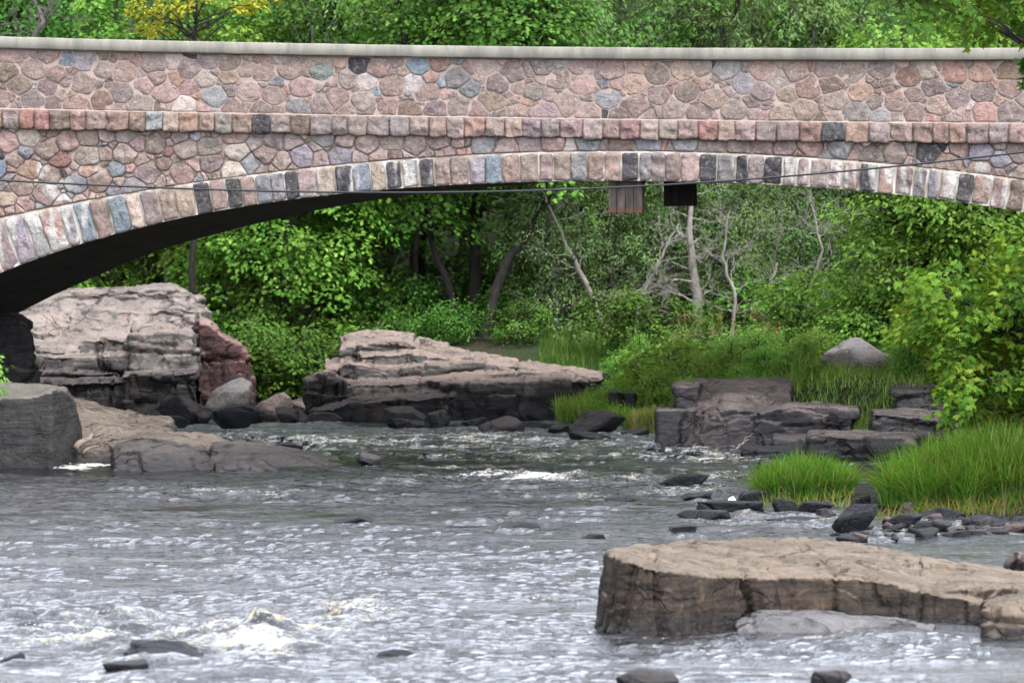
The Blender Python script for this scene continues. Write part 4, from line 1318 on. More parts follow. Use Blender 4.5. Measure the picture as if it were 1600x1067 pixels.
grass('grass_clump', ell(x, y + .5, .26, .5, seed=3), 1300, .3, .62, DRY, 605, (.1, .7), .011, .02, 'yellowish dry grass clump beside the square cut rock block', 'grass', 'thing', 2)
x, y, _ = G(918, 664)
grass('grass_clump', ell(x, y + 1.0, .5, .9, seed=4), 2400, .3, .7, MEAD, 606, (.15, .8), .011, .06, 'green grass clump spilling over the right end of the mid river outcrop', 'grass', 'thing', 2)
grass('grass', [(.5, 79.5), (2.6, 79.5), (4, 84), (3, 88), (.6, 88)], 7000, .12, .4, [(.09, .17, .03), (.12, .2, .04), (.07, .14, .025)], 607, (.1, .8), .014, 0, kind='stuff', clump=1)
x, y, _ = G(1345, 672, .25)
grass('grass_tuft', ell(x, y + .2, .22, .25, 12, 5), 400, .15, .38, MEAD, 609, (.2, .8), .010, .25, 'little grass tuft growing on the flat dark ledge', 'grass', 'thing', 2, None, False)

for (a, b, n_, nm) in ((1190, 1335, 260, 'small'), (1370, 1640, 520, 'large')):
    x0, y0, _ = G(a, 796 if nm == 'small' else 815); x1, y1, _ = G(b, 796 if nm == 'small' else 815)
    grass('grass_tuft', [(x0, y0 - .1), (x1, y1 - .1), (x1, y1 + .5), (x0, y0 + .5)], n_, .12, .42, DRY, 640 + n_, (.4, 1.3), .012, .05, 'straggling yellowish grass along the foot of the %s grass clump' % nm, 'grass', 'stuff', 2)

# =================================================================== FOLIAGE
MAPLE = np.array([(0, 0), (.10, .02), (.42, -.06), (.30, .14), (.56, .36), (.34, .36), (.36, .56), (.15, .50), (.16, .70), (0, 1.0)])
MAPLE = np.vstack([MAPLE, MAPLE[-2:0:-1] * np.array([-1, 1])])
DIAM = np.array([(0, 0), (.30, .42), (0, 1), (-.30, .42)])
LONG = np.array([(0, 0), (.15, .4), (0, 1), (-.15, .4)])
STAR = np.array([(0, 0), (.46, .22), (.22, .40), (.30, .72), (0, 1), (-.30, .72), (-.22, .40), (-.46, .22)])


def leaf_batch(mb, pos, nrm, tip, size, cols, tpl):
    n = len(pos)
    y = tip - nrm * np.sum(tip * nrm, 1)[:, None]
    y /= np.linalg.norm(y, axis=1)[:, None] + 1e-9
    x = np.cross(y, nrm)
    k = len(tpl)
    tz = -.28 * np.abs(tpl[:, 0]) - .10 * tpl[:, 1] ** 2
    V = pos[:, None, :] + size[:, None, None] * (tpl[None, :, 0, None] * x[:, None, :] + tpl[None, :, 1, None] * y[:, None, :] + tz[None, :, None] * nrm[:, None, :])
    mb.add(V.reshape(-1, 3), [np.arange(n * k).reshape(n, k)], np.repeat(cols, k, 0))


def unit(v):
    return v / (np.linalg.norm(v, axis=1)[:, None] + 1e-9)


def spray(mb, r, c, n, rad, out, size, pal, tpl, flat=.18, updom=.9, bright=1.0):
    """a fan of leaves round the end of a twig"""
    nrm = np.array([0, 0, updom]) + out * .45 + r.normal(0, .18, 3)
    nrm /= np.linalg.norm(nrm)
    a = np.cross(nrm, [0.3, .5, .2]); a /= np.linalg.norm(a)
    b = np.cross(nrm, a)
    rr = rad * np.sqrt(r.uniform(0, 1, n)); th = r.uniform(0, 2 * math.pi, n)
    el = 1.25 * (a @ out), 1.25 * (b @ out)
    lp = (rr * np.cos(th))[:, None] * a + (rr * np.sin(th))[:, None] * b
    pos = c + lp + nrm * r.normal(0, flat * rad, n)[:, None] - np.array([0, 0, 1.0]) * (.35 * rr ** 2 / rad)[:, None]
    ln = unit(nrm + r.normal(0, .38, (n, 3)) + lp / rad * .25)
    tip = lp / rad + out * .5 + np.array([0, 0, -.35]) + r.normal(0, .35, (n, 3))
    pal = np.asarray(pal)
    base = pal[r.randint(0, len(pal))]
    cols = (.55 * base + .45 * pal[r.randint(0, len(pal), n)]) * bright * r.uniform(.86, 1.14, (n, 1))
    leaf_batch(mb, pos, ln, tip, size * r.uniform(.65, 1.2, n), cols, tpl)


def grow_tree(name, H, kind, seed, mats, trunk_path=None, trunk_r=.16, crown=None, nbranch=26, detail=1.0):
    """trunk with limbs, and a crown of leaf sprays; foot at the origin"""
    r = np.random.RandomState(seed)
    K = dict(kind); K.update(crown or {})
    root = empty(name, (0, 0, 0))
    tp = np.array(trunk_path if trunk_path is not None else [(0, 0, -.3), (r.normal(0, .1), r.normal(0, .1), H * .25), (r.normal(0, .25), r.normal(0, .25), H * .55), (r.normal(0, .35), r.normal(0, .35), H * .93)], float)
    s = np.linspace(0, 1, len(tp)); s2 = np.linspace(0, 1, 14)
    path = np.stack([np.interp(s2, s, tp[:, k]) for k in range(3)], 1)
    path[1:-1, :2] += r.normal(0, .02 * H / 10, (12, 2))
    mt = MB()
    rads = trunk_r * (1 - s2) ** .7 + .02
    rads[0] *= 1.35
    V, F = tube(path, rads, 9); mt.add(V, F)
    mc = MB()
    cz, rx, rz = K['cz'] * H, K['rx'], K['rz'] * H
    cx, cy = path[8][:2] * K.get('follow', 1.0)
    C = []
    for i in range(int(K['n'] * detail)):
        d = r.normal(0, 1, 3); d /= np.sum(np.abs(d) ** K.get('sq', 2.0)) ** (1 / K.get('sq', 2.0))
        env = 1 + .34 * fbm(d[None] * 1.7 + seed * 3.1, seed, 3)[0]
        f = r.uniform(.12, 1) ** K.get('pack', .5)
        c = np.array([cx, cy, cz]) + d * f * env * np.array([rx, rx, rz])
        if d[2] < 0: c[2] += .18 * rz * (-d[2])
        C.append((c, d, f))
    for c, d, f in C:
        o = np.array([c[0] - cx, c[1] - cy, 0.0]); o = o / (np.linalg.norm(o) + 1e-6) + np.array([0, 0, K.get('rise', -.1)])
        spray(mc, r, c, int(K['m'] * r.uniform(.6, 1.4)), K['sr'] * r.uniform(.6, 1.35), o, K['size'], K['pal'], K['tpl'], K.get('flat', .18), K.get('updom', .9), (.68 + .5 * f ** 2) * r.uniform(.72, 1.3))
    idx = r.choice(len(C), min(nbranch, len(C)), False)
    for i in idx:
        c = C[i][0]
        z0 = np.clip(c[2] - r.uniform(.08, .3) * rz - .25 * np.hypot(c[0] - cx, c[1] - cy), path[2][2], path[-2][2])
        k = np.clip(np.searchsorted(path[:, 2], z0), 1, 12)
        a = path[k]
        L = np.linalg.norm(c - a)
        V, F = tube(curve_pts(a, c, .05 * L * r.uniform(-1, 1.5), 7, r.randint(9999), .03 * L), np.linspace(min(.09, rads[k] * .55), .012, 7), 5); mt.add(V, F)
        for _ in range(2):
            e = c + r.normal(0, .45, 3) * K['sr'] * 1.3
            m_ = a + (c - a) * r.uniform(.45, .8)
            V, F = tube(curve_pts(m_, e, .05, 5, r.randint(9999), .03), np.linspace(.022, .006, 5), 4); mt.add(V, F)
    link('trunk', mt.mesh('trunk'), mats[1], root)
    link('crown', mc.mesh('crown', False), mats[0], root)
    return root


L_MAPLE = mat_leaf('maple_leaf', (.84, .86, 1.05), .38)
L_GREEN = mat_leaf('green_leaf', (.82, .86, 1.15), .33)
L_DARK = mat_leaf('dark_leaf', (1, 1, 1), .22)
BK_DARK = mat_bark('dark_bark', (.026, .022, .018), (.011, .009, .008))
BK_STEM = mat_bark('green_stem', (.075, .10, .03), (.04, .055, .02))
BK_GREY = mat_bark('grey_bark', (.12, .105, .09), (.06, .052, .046))
BK_PALE = mat_bark('pale_dead_bark', (.27, .24, .205), (.15, .135, .115))
P_MAPLE = [(.125, .25, .026), (.09, .205, .02), (.165, .285, .032), (.065, .16, .016), (.20, .31, .042)]
P_GREEN = [(.060, .150, .016), (.090, .19, .022), (.042, .11, .013), (.12, .22, .028)]
P_WILL = [(.13, .215, .05), (.17, .25, .06), (.09, .17, .036), (.205, .275, .075), (.115, .225, .04)]
P_DARK = [(.036, .098, .016), (.048, .12, .018), (.026, .074, .013), (.06, .14, .022)]
P_BRI = [(.135, .275, .032), (.175, .315, .04), (.095, .215, .026), (.21, .34, .048)]
P_YEL = [(.52, .46, .03), (.44, .41, .035), (.56, .50, .05), (.28, .34, .03)]
K_MAPLE = dict(cz=.46, rx=2.4, rz=.46, n=330, m=56, sr=.56, size=.115, pal=P_MAPLE, tpl=STAR, pack=.42, flat=.09, sq=2.6)
K_BROAD = dict(cz=.56, rx=2.8, rz=.42, n=310, m=58, sr=.56, size=.112, pal=P_GREEN, tpl=STAR, pack=.5, flat=.09)
K_WILL = dict(cz=.48, rx=2.2, rz=.48, n=300, m=54, sr=.5, size=.145, pal=P_WILL, tpl=LONG, pack=.5, flat=.4, updom=.5, sq=4.0)
K_DARK = dict(cz=.50, rx=2.6, rz=.47, n=280, m=40, sr=.7, size=.17, pal=P_DARK, tpl=DIAM, pack=.5, flat=.2)
K_BRI = dict(cz=.46, rx=1.5, rz=.48, n=230, m=46, sr=.42, size=.13, pal=P_BRI, tpl=DIAM, pack=.45, flat=.25, sq=3.0)
K_SHRUB = dict(cz=.5, rx=1.0, rz=.5, n=90, m=36, sr=.3, size=.10, pal=P_BRI, tpl=DIAM, pack=.5, flat=.3)

protos_t = {
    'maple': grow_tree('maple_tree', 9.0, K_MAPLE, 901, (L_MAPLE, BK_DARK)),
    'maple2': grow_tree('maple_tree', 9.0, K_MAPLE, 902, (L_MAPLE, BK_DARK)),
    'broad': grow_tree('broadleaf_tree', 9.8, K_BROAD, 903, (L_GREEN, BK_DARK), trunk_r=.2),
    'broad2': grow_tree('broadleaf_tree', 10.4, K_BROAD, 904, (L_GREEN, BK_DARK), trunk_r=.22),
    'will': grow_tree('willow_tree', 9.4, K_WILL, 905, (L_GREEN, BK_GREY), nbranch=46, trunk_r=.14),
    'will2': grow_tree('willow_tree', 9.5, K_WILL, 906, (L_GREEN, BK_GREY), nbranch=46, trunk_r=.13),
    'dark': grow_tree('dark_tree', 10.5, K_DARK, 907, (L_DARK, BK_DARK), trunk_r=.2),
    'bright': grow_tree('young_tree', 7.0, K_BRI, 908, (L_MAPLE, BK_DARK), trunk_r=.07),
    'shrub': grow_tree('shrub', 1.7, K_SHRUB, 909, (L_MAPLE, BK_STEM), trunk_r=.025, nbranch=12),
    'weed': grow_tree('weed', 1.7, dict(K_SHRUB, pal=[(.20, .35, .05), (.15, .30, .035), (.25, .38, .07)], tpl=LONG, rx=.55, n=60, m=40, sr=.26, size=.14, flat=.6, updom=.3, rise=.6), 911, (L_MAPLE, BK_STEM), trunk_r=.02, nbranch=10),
    'bush': grow_tree('bush', 1.6, dict(K_SHRUB, pal=[(.045, .11, .014), (.065, .14, .018), (.032, .08, .011), (.08, .16, .022)], tpl=STAR, rx=1.25, n=62, m=44, size=.09), 910, (L_DARK, BK_STEM), trunk_r=.025, nbranch=12),  # leaf palette darkened to put the shade under the trees into colour
}
used = set()


def plant(kind, px, Y, label, cat='tree', s=1.0, rz=None, group=None, sz=None, dz=0.0):
    p = protos_t[kind]
    o = p if kind not in used else copy_tree(p)
    used.add(kind)
    x = (px - 800) / FPX * Y
    o.location = (x, Y, gz(x, Y) - .05 + dz)
    o.rotation_euler = (0, 0, rs.uniform(0, 6.28) if rz is None else rz)
    o.scale = (s, s, s * (sz or 1))
    return tag(o, label, cat, group)


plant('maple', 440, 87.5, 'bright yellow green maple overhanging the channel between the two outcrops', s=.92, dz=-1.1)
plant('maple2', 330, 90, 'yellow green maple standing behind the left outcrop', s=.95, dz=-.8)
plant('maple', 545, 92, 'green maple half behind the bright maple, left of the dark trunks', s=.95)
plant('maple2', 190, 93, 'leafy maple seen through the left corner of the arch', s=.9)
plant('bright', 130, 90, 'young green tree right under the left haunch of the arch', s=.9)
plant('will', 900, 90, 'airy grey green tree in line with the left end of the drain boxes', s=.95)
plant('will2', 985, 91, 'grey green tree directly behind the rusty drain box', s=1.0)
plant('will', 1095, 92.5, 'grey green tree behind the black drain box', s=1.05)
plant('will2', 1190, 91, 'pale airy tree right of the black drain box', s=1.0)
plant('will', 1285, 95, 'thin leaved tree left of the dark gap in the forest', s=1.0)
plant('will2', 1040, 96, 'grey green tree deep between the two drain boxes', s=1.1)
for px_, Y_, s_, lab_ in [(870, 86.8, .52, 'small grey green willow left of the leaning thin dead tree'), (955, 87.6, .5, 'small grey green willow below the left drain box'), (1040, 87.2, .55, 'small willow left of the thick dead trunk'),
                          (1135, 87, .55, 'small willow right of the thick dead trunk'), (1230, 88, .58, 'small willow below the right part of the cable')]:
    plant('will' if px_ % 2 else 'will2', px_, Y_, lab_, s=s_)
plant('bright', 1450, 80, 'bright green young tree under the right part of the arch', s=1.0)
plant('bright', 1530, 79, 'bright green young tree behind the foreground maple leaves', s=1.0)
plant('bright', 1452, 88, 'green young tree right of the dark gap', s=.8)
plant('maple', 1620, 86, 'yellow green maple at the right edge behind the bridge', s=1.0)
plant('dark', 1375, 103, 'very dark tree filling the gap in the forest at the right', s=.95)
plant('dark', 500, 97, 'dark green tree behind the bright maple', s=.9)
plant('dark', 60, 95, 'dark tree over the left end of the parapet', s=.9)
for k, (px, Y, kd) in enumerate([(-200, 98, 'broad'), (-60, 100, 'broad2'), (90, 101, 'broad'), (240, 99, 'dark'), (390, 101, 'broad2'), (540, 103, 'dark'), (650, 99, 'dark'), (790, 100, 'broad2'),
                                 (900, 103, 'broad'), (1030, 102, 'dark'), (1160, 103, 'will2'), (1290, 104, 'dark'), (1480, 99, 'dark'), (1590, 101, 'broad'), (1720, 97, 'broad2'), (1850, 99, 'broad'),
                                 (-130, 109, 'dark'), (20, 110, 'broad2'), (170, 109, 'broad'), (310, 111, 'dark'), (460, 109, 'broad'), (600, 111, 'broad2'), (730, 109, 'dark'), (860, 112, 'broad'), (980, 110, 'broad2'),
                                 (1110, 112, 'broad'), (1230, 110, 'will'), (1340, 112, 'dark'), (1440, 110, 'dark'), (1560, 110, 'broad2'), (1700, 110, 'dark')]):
    plant(kd, px, Y, 'tall green tree in the forest behind the bridge', s=rs.uniform(.9, 1.1), group='tall forest trees behind the bridge')  # many dark kinds: shade depth between trees given by leaf colour

# trees with trunks of their own below the arch
def px_tree(name, foot, pts, kind, label, seed, r_, mats, crown, H, nb=22):
    """trunk that follows the sight points (px, py, Y)"""
    f = np.array(P(*foot)); path = [np.array(P(*q)) - f for q in pts]
    t = grow_tree(name, H, kind, seed, mats, [(0, 0, -.5)] + [tuple(q) for q in path], r_, crown, nb)
    t.location = f
    return tag(t, label, 'tree')


px_tree('broadleaf_tree', (752, 560, 85.5), [(757, 520, 85.5), (772, 460, 85.6), (790, 405, 85.8), (825, 372, 86), (850, 300, 86.2), (860, 120, 86.5), (865, 0, 87)], K_BROAD,
        'leaning dark forked tree trunk behind the mid river outcrop, leafy above', 921, .10, (L_GREEN, BK_DARK), dict(cz=.62, rx=2.0, rz=.40, n=210, follow=.9), 9.5)
px_tree('broadleaf_tree', (738, 560, 87.5), [(740, 500, 87.5), (743, 420, 87.5), (742, 340, 87.6), (748, 200, 87.8), (745, 20, 88)], K_BROAD,
        'upright dark trunked tree left of the leaning forked tree', 922, .14, (L_GREEN, BK_DARK), dict(cz=.64, rx=2.2, rz=.38, n=220), 9.5)
px_tree('broadleaf_tree', (722, 560, 86.5), [(715, 510, 86.5), (703, 450, 86.6), (680, 390, 86.8), (655, 335, 87), (640, 200, 87.3), (630, 30, 87.6)], K_MAPLE,
        'slender dark tree leaning left behind the mid river outcrop', 923, .075, (L_MAPLE, BK_DARK), dict(cz=.60, rx=1.9, rz=.36, n=190, pal=P_GREEN), 9.0)
px_tree('broadleaf_tree', (582, 560, 93.5), [(581, 480, 93.5), (578, 400, 93.6), (590, 320, 93.8), (596, 150, 94), (600, 10, 94)], K_BROAD,
        'dark trunked tree between the bright maple and the slender leaning tree', 924, .20, (L_GREEN, BK_DARK), dict(cz=.66, rx=2.2, rz=.36, n=210), 10)
px_tree('broadleaf_tree', (1395, 560, 98), [(1392, 480, 98), (1396, 400, 98), (1394, 300, 98), (1398, 100, 98)], K_DARK,
        'shadowed tree trunk in the dark gap of the forest', 925, .17, (L_DARK, BK_GREY), dict(cz=.75, rx=1.6, rz=.25, n=90), 10)


for k, (px, top, Y, r_) in enumerate([(470, 490, 89, .07), (520, 505, 90.5, .08), (640, 655, 90, .06), (660, 668, 92, .09), (845, 838, 89, .05), (925, 905, 91, .06), (1060, 1072, 90, .06), (1145, 1130, 89.5, .07), (1250, 1262, 91, .08),
                                     (1300, 1292, 92, .07), (1350, 1362, 94, .09), (1420, 1412, 95, .1), (255, 262, 89, .06), (560, 548, 91, .07), (800, 812, 91.5, .07)]):
    px_tree('slim_tree', (px, 565, Y), [(px + 2, 500, Y), (px * .6 + top * .4 + rs.normal(0, 5), 410, Y), (top, 300, Y), (top + rs.normal(0, 8), 40, Y)], K_WILL if k % 2 else K_BROAD,
            'slim tree trunk rising through the woodland under the arch', 940 + k, r_, (L_GREEN, BK_DARK if k % 2 else BK_GREY), dict(cz=.70, rx=1.2, rz=.30, n=64), 9.0, 14)['group'] = 'slim trees under the arch'


def bare(name, foot, pts, r0, seed, label, mat, nsub=14, spread=1.0):
    """leafless tree: trunk and branching twigs"""
    r = np.random.RandomState(seed)
    f = np.array(P(*foot))
    path = np.array([np.array(P(*q)) - f for q in pts])
    s = np.linspace(0, 1, len(path)); s2 = np.linspace(0, 1, 16)
    path = np.stack([np.interp(s2, s, path[:, k]) for k in range(3)], 1)
    path[1:-1] += r.normal(0, .018, (14, 3))
    root = empty(name, f)
    mt, mbn = MB(), MB()
    rad = r0 * (1 - s2) ** .6 + .012
    V, F = tube(path, rad, 8); mt.add(V, F)

    def sub(a, d, L, rr, lev):
        b = a + d * L
        p = curve_pts(a, b, r.uniform(-.05, .12) * L, 7, r.randint(99999), .035 * L)
        V, F = tube(p, np.linspace(rr, rr * .35, 7), 5); mbn.add(V, F)
        if lev > 0:
            for _ in range(r.randint(3, 5)):
                k = r.randint(2, 7)
                nd = d + r.normal(0, .55, 3) * spread; nd /= np.linalg.norm(nd)
                sub(p[k], nd, L * r.uniform(.35, .65), max(rr * .5, .0055), lev - 1)
    for i in range(nsub):
        k = r.randint(4, 15)
        d = r.normal(0, 1, 3) * np.array([1, .8, .35]) + np.array([0, 0, .35]); d /= np.linalg.norm(d)
        sub(path[k], d, r.uniform(.4, 1.3) * spread, max(.008, rad[k] * .35), 2)
    link('trunk', mt.mesh('trunk'), mat, root)
    link('branches', mbn.mesh('branches'), mat, root)
    return tag(root, label, 'bare tree')


bare('dead_tree', (965, 570, 86.5), [(965, 570, 86.5), (940, 500, 86.4), (915, 440, 86.3), (885, 385, 86.2), (868, 345, 86.1), (850, 300, 86)], .055, 31, 'thin pale dead tree leaning left beneath the middle of the arch', BK_PALE, 10, .8)
bare('dead_tree', (1092, 560, 86), [(1092, 560, 86), (1090, 480, 86), (1083, 420, 86), (1078, 360, 86), (1085, 250, 86.2)], .11, 32, 'thick pale dead trunk below the black drain box', BK_PALE, 14, .8)
bare('dead_tree', (1165, 560, 89), [(1165, 560, 89), (1160, 470, 89), (1163, 400, 89), (1170, 350, 89), (1185, 320, 89), (1200, 290, 89)], .05, 33, 'pale forked dead tree right of the thick dead trunk', BK_PALE, 16, .9)
bare('dead_tree', (1195, 555, 86), [(1195, 555, 86), (1193, 500, 86), (1205, 440, 86), (1215, 410, 86)], .05, 34, 'short pale dead snag above the flowering shrub', BK_PALE, 12, .8)
bare('fallen_tree', (1225, 540, 84), [(1225, 540, 84), (1240, 500, 84), (1290, 490, 84), (1360, 470, 84), (1410, 440, 84)], .04, 35, 'fallen grey bare tree at the foot of the dark gap', BK_GREY, 16, .8)
bare('dead_tree', (1330, 560, 90), [(1330, 560, 90), (1325, 450, 90), (1345, 370, 90), (1330, 330, 90), (1290, 310, 90)], .05, 36, 'tangled grey bare tree in front of the dark gap', BK_GREY, 18, 1.0)
bare('dead_tree', (1010, 560, 87.5), [(1010, 560, 87.5), (1008, 470, 87.5), (1018, 400, 87.5), (1030, 340, 87.5)], .035, 37, 'small twiggy dead tree between the leaning and thick dead trees', BK_PALE, 14, .8)
bare('dead_tree', (1140, 560, 84.5), [(1140, 560, 84.5), (1150, 470, 84.5), (1128, 400, 84.5), (1140, 330, 84.5)], .03, 41, 'fine pale twiggy dead tree between the thick dead trunk and the snag', BK_PALE, 18, .75)
bare('dead_tree', (1270, 560, 85.5), [(1270, 560, 85.5), (1262, 470, 85.5), (1285, 390, 85.5), (1268, 320, 85.5)], .03, 42, 'fine grey twiggy dead tree left of the dark gap', BK_PALE, 18, .8)
bare('dead_tree', (985, 560, 85), [(985, 560, 85), (1000, 470, 85), (1035, 400, 85), (1060, 350, 85)], .03, 43, 'fine twiggy dead tree leaning right below the drain boxes', BK_PALE, 18, .75)
bare('dead_tree', (1025, 560, 94), [(1025, 560, 94), (1022, 300, 94), (1025, 80, 94), (1030, 40, 94), (1022, -60, 94)], .12, 38, 'tall bare grey tree rising above the middle of the parapet', BK_PALE, 26, 1.1)
bare('dead_tree', (1120, 560, 95), [(1120, 560, 95), (1118, 300, 95), (1105, 80, 95), (1125, 30, 95), (1135, -60, 95)], .09, 39, 'bare twiggy tree above the parapet right of the tall bare tree', BK_GREY, 26, 1.1)
bare('dead_tree', (40, 560, 92), [(40, 560, 92), (45, 300, 92), (40, 80, 92), (70, 30, 92), (20, -60, 92)], .08, 40, 'dark bare twiggy tree above the left end of the parapet', BK_GREY, 26, 1.1)

# a yellow leaved tree whose top shows over the left of the parapet
def yellow_tree():
    f = np.array(P(300, 545, 86))
    r = np.random.RandomState(77)
    root = empty('yellow_tree', f)
    mt, mc = MB(), MB()
    path = np.array([(0, 0, -.4), (.05, 0, 2.5), (-.05, 0, 5), (.08, 0, 7.6)], float)
    V, F = tube(curve_pts(path[0], path[-1], 0, 12, 3, .03), np.linspace(.09, .02, 12), 7); mt.add(V, F)
    for px, py, rad in [(215, 4, .16), (235, 16, .2), (222, 40, .13), (248, 38, .18), (262, 8, .2), (275, 24, .14), (290, 6, .14), (240, 48, .12), (390, 8, .18), (405, 4, .16), (375, 12, .14), (300, 2, .12), (420, -10, .2), (260, -14, .2), (330, -20, .25), (265, 45, .1), (205, 18, .1)]:
        c = np.array(P(px, py, 86 + r.normal(0, .25))) - f
        a = np.array([0.05, 0, c[2] - r.uniform(.3, .9)])
        V, F = tube(curve_pts(a, c, .05, 8, r.randint(999), .03), np.linspace(.022, .006, 8), 5); mt.add(V, F)
        o = np.array([c[0], c[1], 0]); o = o / (np.linalg.norm(o) + 1e-6)
        spray(mc, r, c, int(300 * rad), rad * 1.25, o, .09, P_YEL, STAR, .3)
    link('trunk', mt.mesh('trunk'), BK_DARK, root); link('crown', mc.mesh('crown', False), L_MAPLE, root)
    tag(root, 'sparse tree with yellow leaves showing above the left of the parapet', 'tree')


yellow_tree()


def px_plant(name, base, sprays, leafmat, bark, pal, tpl, size, label, cat, seed, per=46, r_=.05, stems=None, flat=.25):
    """plant whose leaf sprays stand at sight points (px, py, Y, radius in metres)"""
    r = np.random.RandomState(seed)
    f = np.array(base)
    root = empty(name, f)
    mt, mc = MB(), MB()
    for st in stems or []:
        p = np.array([np.array(P(*q)) - f for q in st])
        s = np.linspace(0, 1, len(p)); s2 = np.linspace(0, 1, 12)
        V, F = tube(np.stack([np.interp(s2, s, p[:, k]) for k in range(3)], 1) + r.normal(0, .006, (12, 3)), np.linspace(r_, r_ * .3, 12), 7); mt.add(V, F)
    anchors = [np.array(P(*q)) - f for st in (stems or []) for q in st]
    for px, py, Y, rad in sprays:
        c = np.array(P(px, py, Y)) - f
        if anchors:
            a = min(anchors, key=lambda q: np.linalg.norm(q - c) + (0.6 if q[2] > c[2] + .2 else 0))
            V, F = tube(curve_pts(a, c, .04, 8, r.randint(9999), .015), np.linspace(r_ * .3, .005, 8), 5); mt.add(V, F)
            o = c - a; o[2] = 0; o = o / (np.linalg.norm(o) + 1e-6)
        else:
            o = np.array([0, -1.0, 0])
        spray(mc, r, c, int(per * r.uniform(.7, 1.3)), rad, o, size, pal, tpl, flat, .75, r.uniform(.75, 1.2))
    if mt.n: link('trunk', mt.mesh('trunk'), bark, root)
    link('crown', mc.mesh('crown', False), leafmat, root)
    return tag(root, label, cat)


def pts_in(poly, n, Y0, Y1, rad, seed):
    r = np.random.RandomState(seed)
    poly = np.array(poly, float); lo, hi = poly.min(0), poly.max(0)
    out = []
    while len(out) < n:
        q = r.uniform(lo, hi)
        ins = False
        for i in range(len(poly)):
            a, b = poly[i], poly[(i + 1) % len(poly)]
            if (a[1] > q[1]) != (b[1] > q[1]) and q[0] < (b[0] - a[0]) * (q[1] - a[1]) / (b[1] - a[1]) + a[0]:
                ins = not ins
        if ins: out.append((q[0], q[1], r.uniform(Y0, Y1), rad * r.uniform(.7, 1.3)))
    return out


SAP = [(1700, 335), (1600, 345), (1548, 368), (1535, 405), (1490, 425), (1412, 436), (1445, 468), (1388, 490), (1425, 525), (1440, 555), (1482, 578), (1472, 612), (1492, 650), (1600, 668), (1720, 640)]
P_SAP = [(.16, .285, .02), (.12, .25, .018), (.07, .165, .014), (.19, .30, .025), (.045, .115, .012), (.09, .21, .016), (.27, .30, .03), (.06, .15, .013)]
px_plant('maple_sapling', P(1665, 720, 59.5), pts_in(SAP, 165, 58.2, 61.2, .26, 5), L_MAPLE, BK_DARK, P_SAP, MAPLE, .118,
         'young maple with yellow green lobed leaves hanging over the right bank', 'tree', 81, 50, .05,
         [[(1665, 720, 59.5), (1650, 600, 59.6), (1625, 480, 59.6), (1610, 380, 59.6)], [(1650, 600, 59.6), (1580, 520, 59.4), (1500, 470, 59.3)], [(1655, 640, 59.5), (1570, 590, 59.2), (1510, 600, 59)]], .35)
SAPD = [(1560, 400), (1720, 380), (1720, 660), (1540, 640), (1500, 560), (1540, 470)]
px_plant('maple_sapling', P(1700, 720, 62), pts_in(SAPD, 70, 61.5, 63.5, .3, 6), L_GREEN, BK_DARK, [(.05, .13, .012), (.035, .10, .01), (.07, .15, .015)], MAPLE, .14,
         'darker maple sapling just behind the yellow green one', 'tree', 82, 34, .05, [[(1700, 720, 62), (1660, 600, 62), (1620, 450, 62)]], .35)
TOPB = [(1372, -20), (1395, 12), (1420, 30), (1445, 24), (1470, 40), (1500, 34), (1530, 44), (1560, 30), (1600, 44), (1720, 60), (1720, -60), (1390, -60)]
big = px_plant('maple_tree', P(2080, 700, 54), pts_in(TOPB, 58, 53, 56, .26, 7) + [(1604, 100, 54, .12), (1612, 120, 54, .16), (1640, 110, 54, .25), (1670, 80, 54, .3)], L_GREEN, BK_DARK,
               [(.055, .125, .012), (.075, .15, .014), (.04, .095, .01), (.14, .18, .02)], MAPLE, .135,
               'big maple whose leafy branch hangs into the top right corner', 'tree', 83, 26, .09,
               [[(2080, 700, 54), (2060, 300, 54), (2040, -100, 54)], [(2050, 60, 54), (1850, -90, 54), (1640, -70, 54), (1500, -50, 54), (1410, -25, 54)], [(1850, -90, 54), (1720, 40, 54), (1640, 100, 54)]], .35)

# bank shrubs
px_plant('shrub', P(1060, 610, 75), pts_in([(940, 590), (985, 555), (1010, 545), (1060, 530), (1110, 548), (1110, 600), (1000, 612)], 46, 73.5, 76.5, .22, 9), L_MAPLE, BK_DARK, P_BRI + [(.2, .32, .04)], DIAM, .12,
         'bright leafy shrub above the upright dark block', 'shrub', 84, 34, .02, [[(1060, 612, 75), (1040, 560, 75)], [(1020, 612, 75), (985, 575, 74.5)]], .4)
fl = px_plant('flowering_shrub', P(1140, 590, 77), pts_in([(1040, 545), (1060, 515), (1110, 500), (1170, 510), (1215, 525), (1225, 575), (1050, 580)], 60, 76, 79, .24, 10), L_MAPLE, BK_DARK,
              [(.16, .26, .04), (.12, .22, .035), (.2, .29, .06), (.09, .19, .03)], LONG, .12, 'loose shrub with reddish flower heads above the right outcrop', 'shrub', 85, 44, .02, [[(1140, 590, 77), (1140, 540, 77)]], .5)
mf = MB(); r = np.random.RandomState(3)
base = np.array(P(1140, 590, 77))
for _ in range(46):
    c = np.array(P(r.uniform(1050, 1220), r.uniform(500, 545), r.uniform(76, 78))) - base
    for k in range(16):
        t = r.uniform(0, .2)
        pos = (c + np.array([r.normal(0, .02), r.normal(0, .02), t]))[None]
        leaf_batch(mf, pos, unit(r.normal(0, 1, (1, 3))), unit(r.normal(0, 1, (1, 3))), np.array([.035]), np.array([[.42, .22, .11]]) * r.uniform(.7, 1.3), DIAM)
link('flower_heads', mf.mesh('flower_heads', False), L_MAPLE, fl)['kind'] = 'stuff'
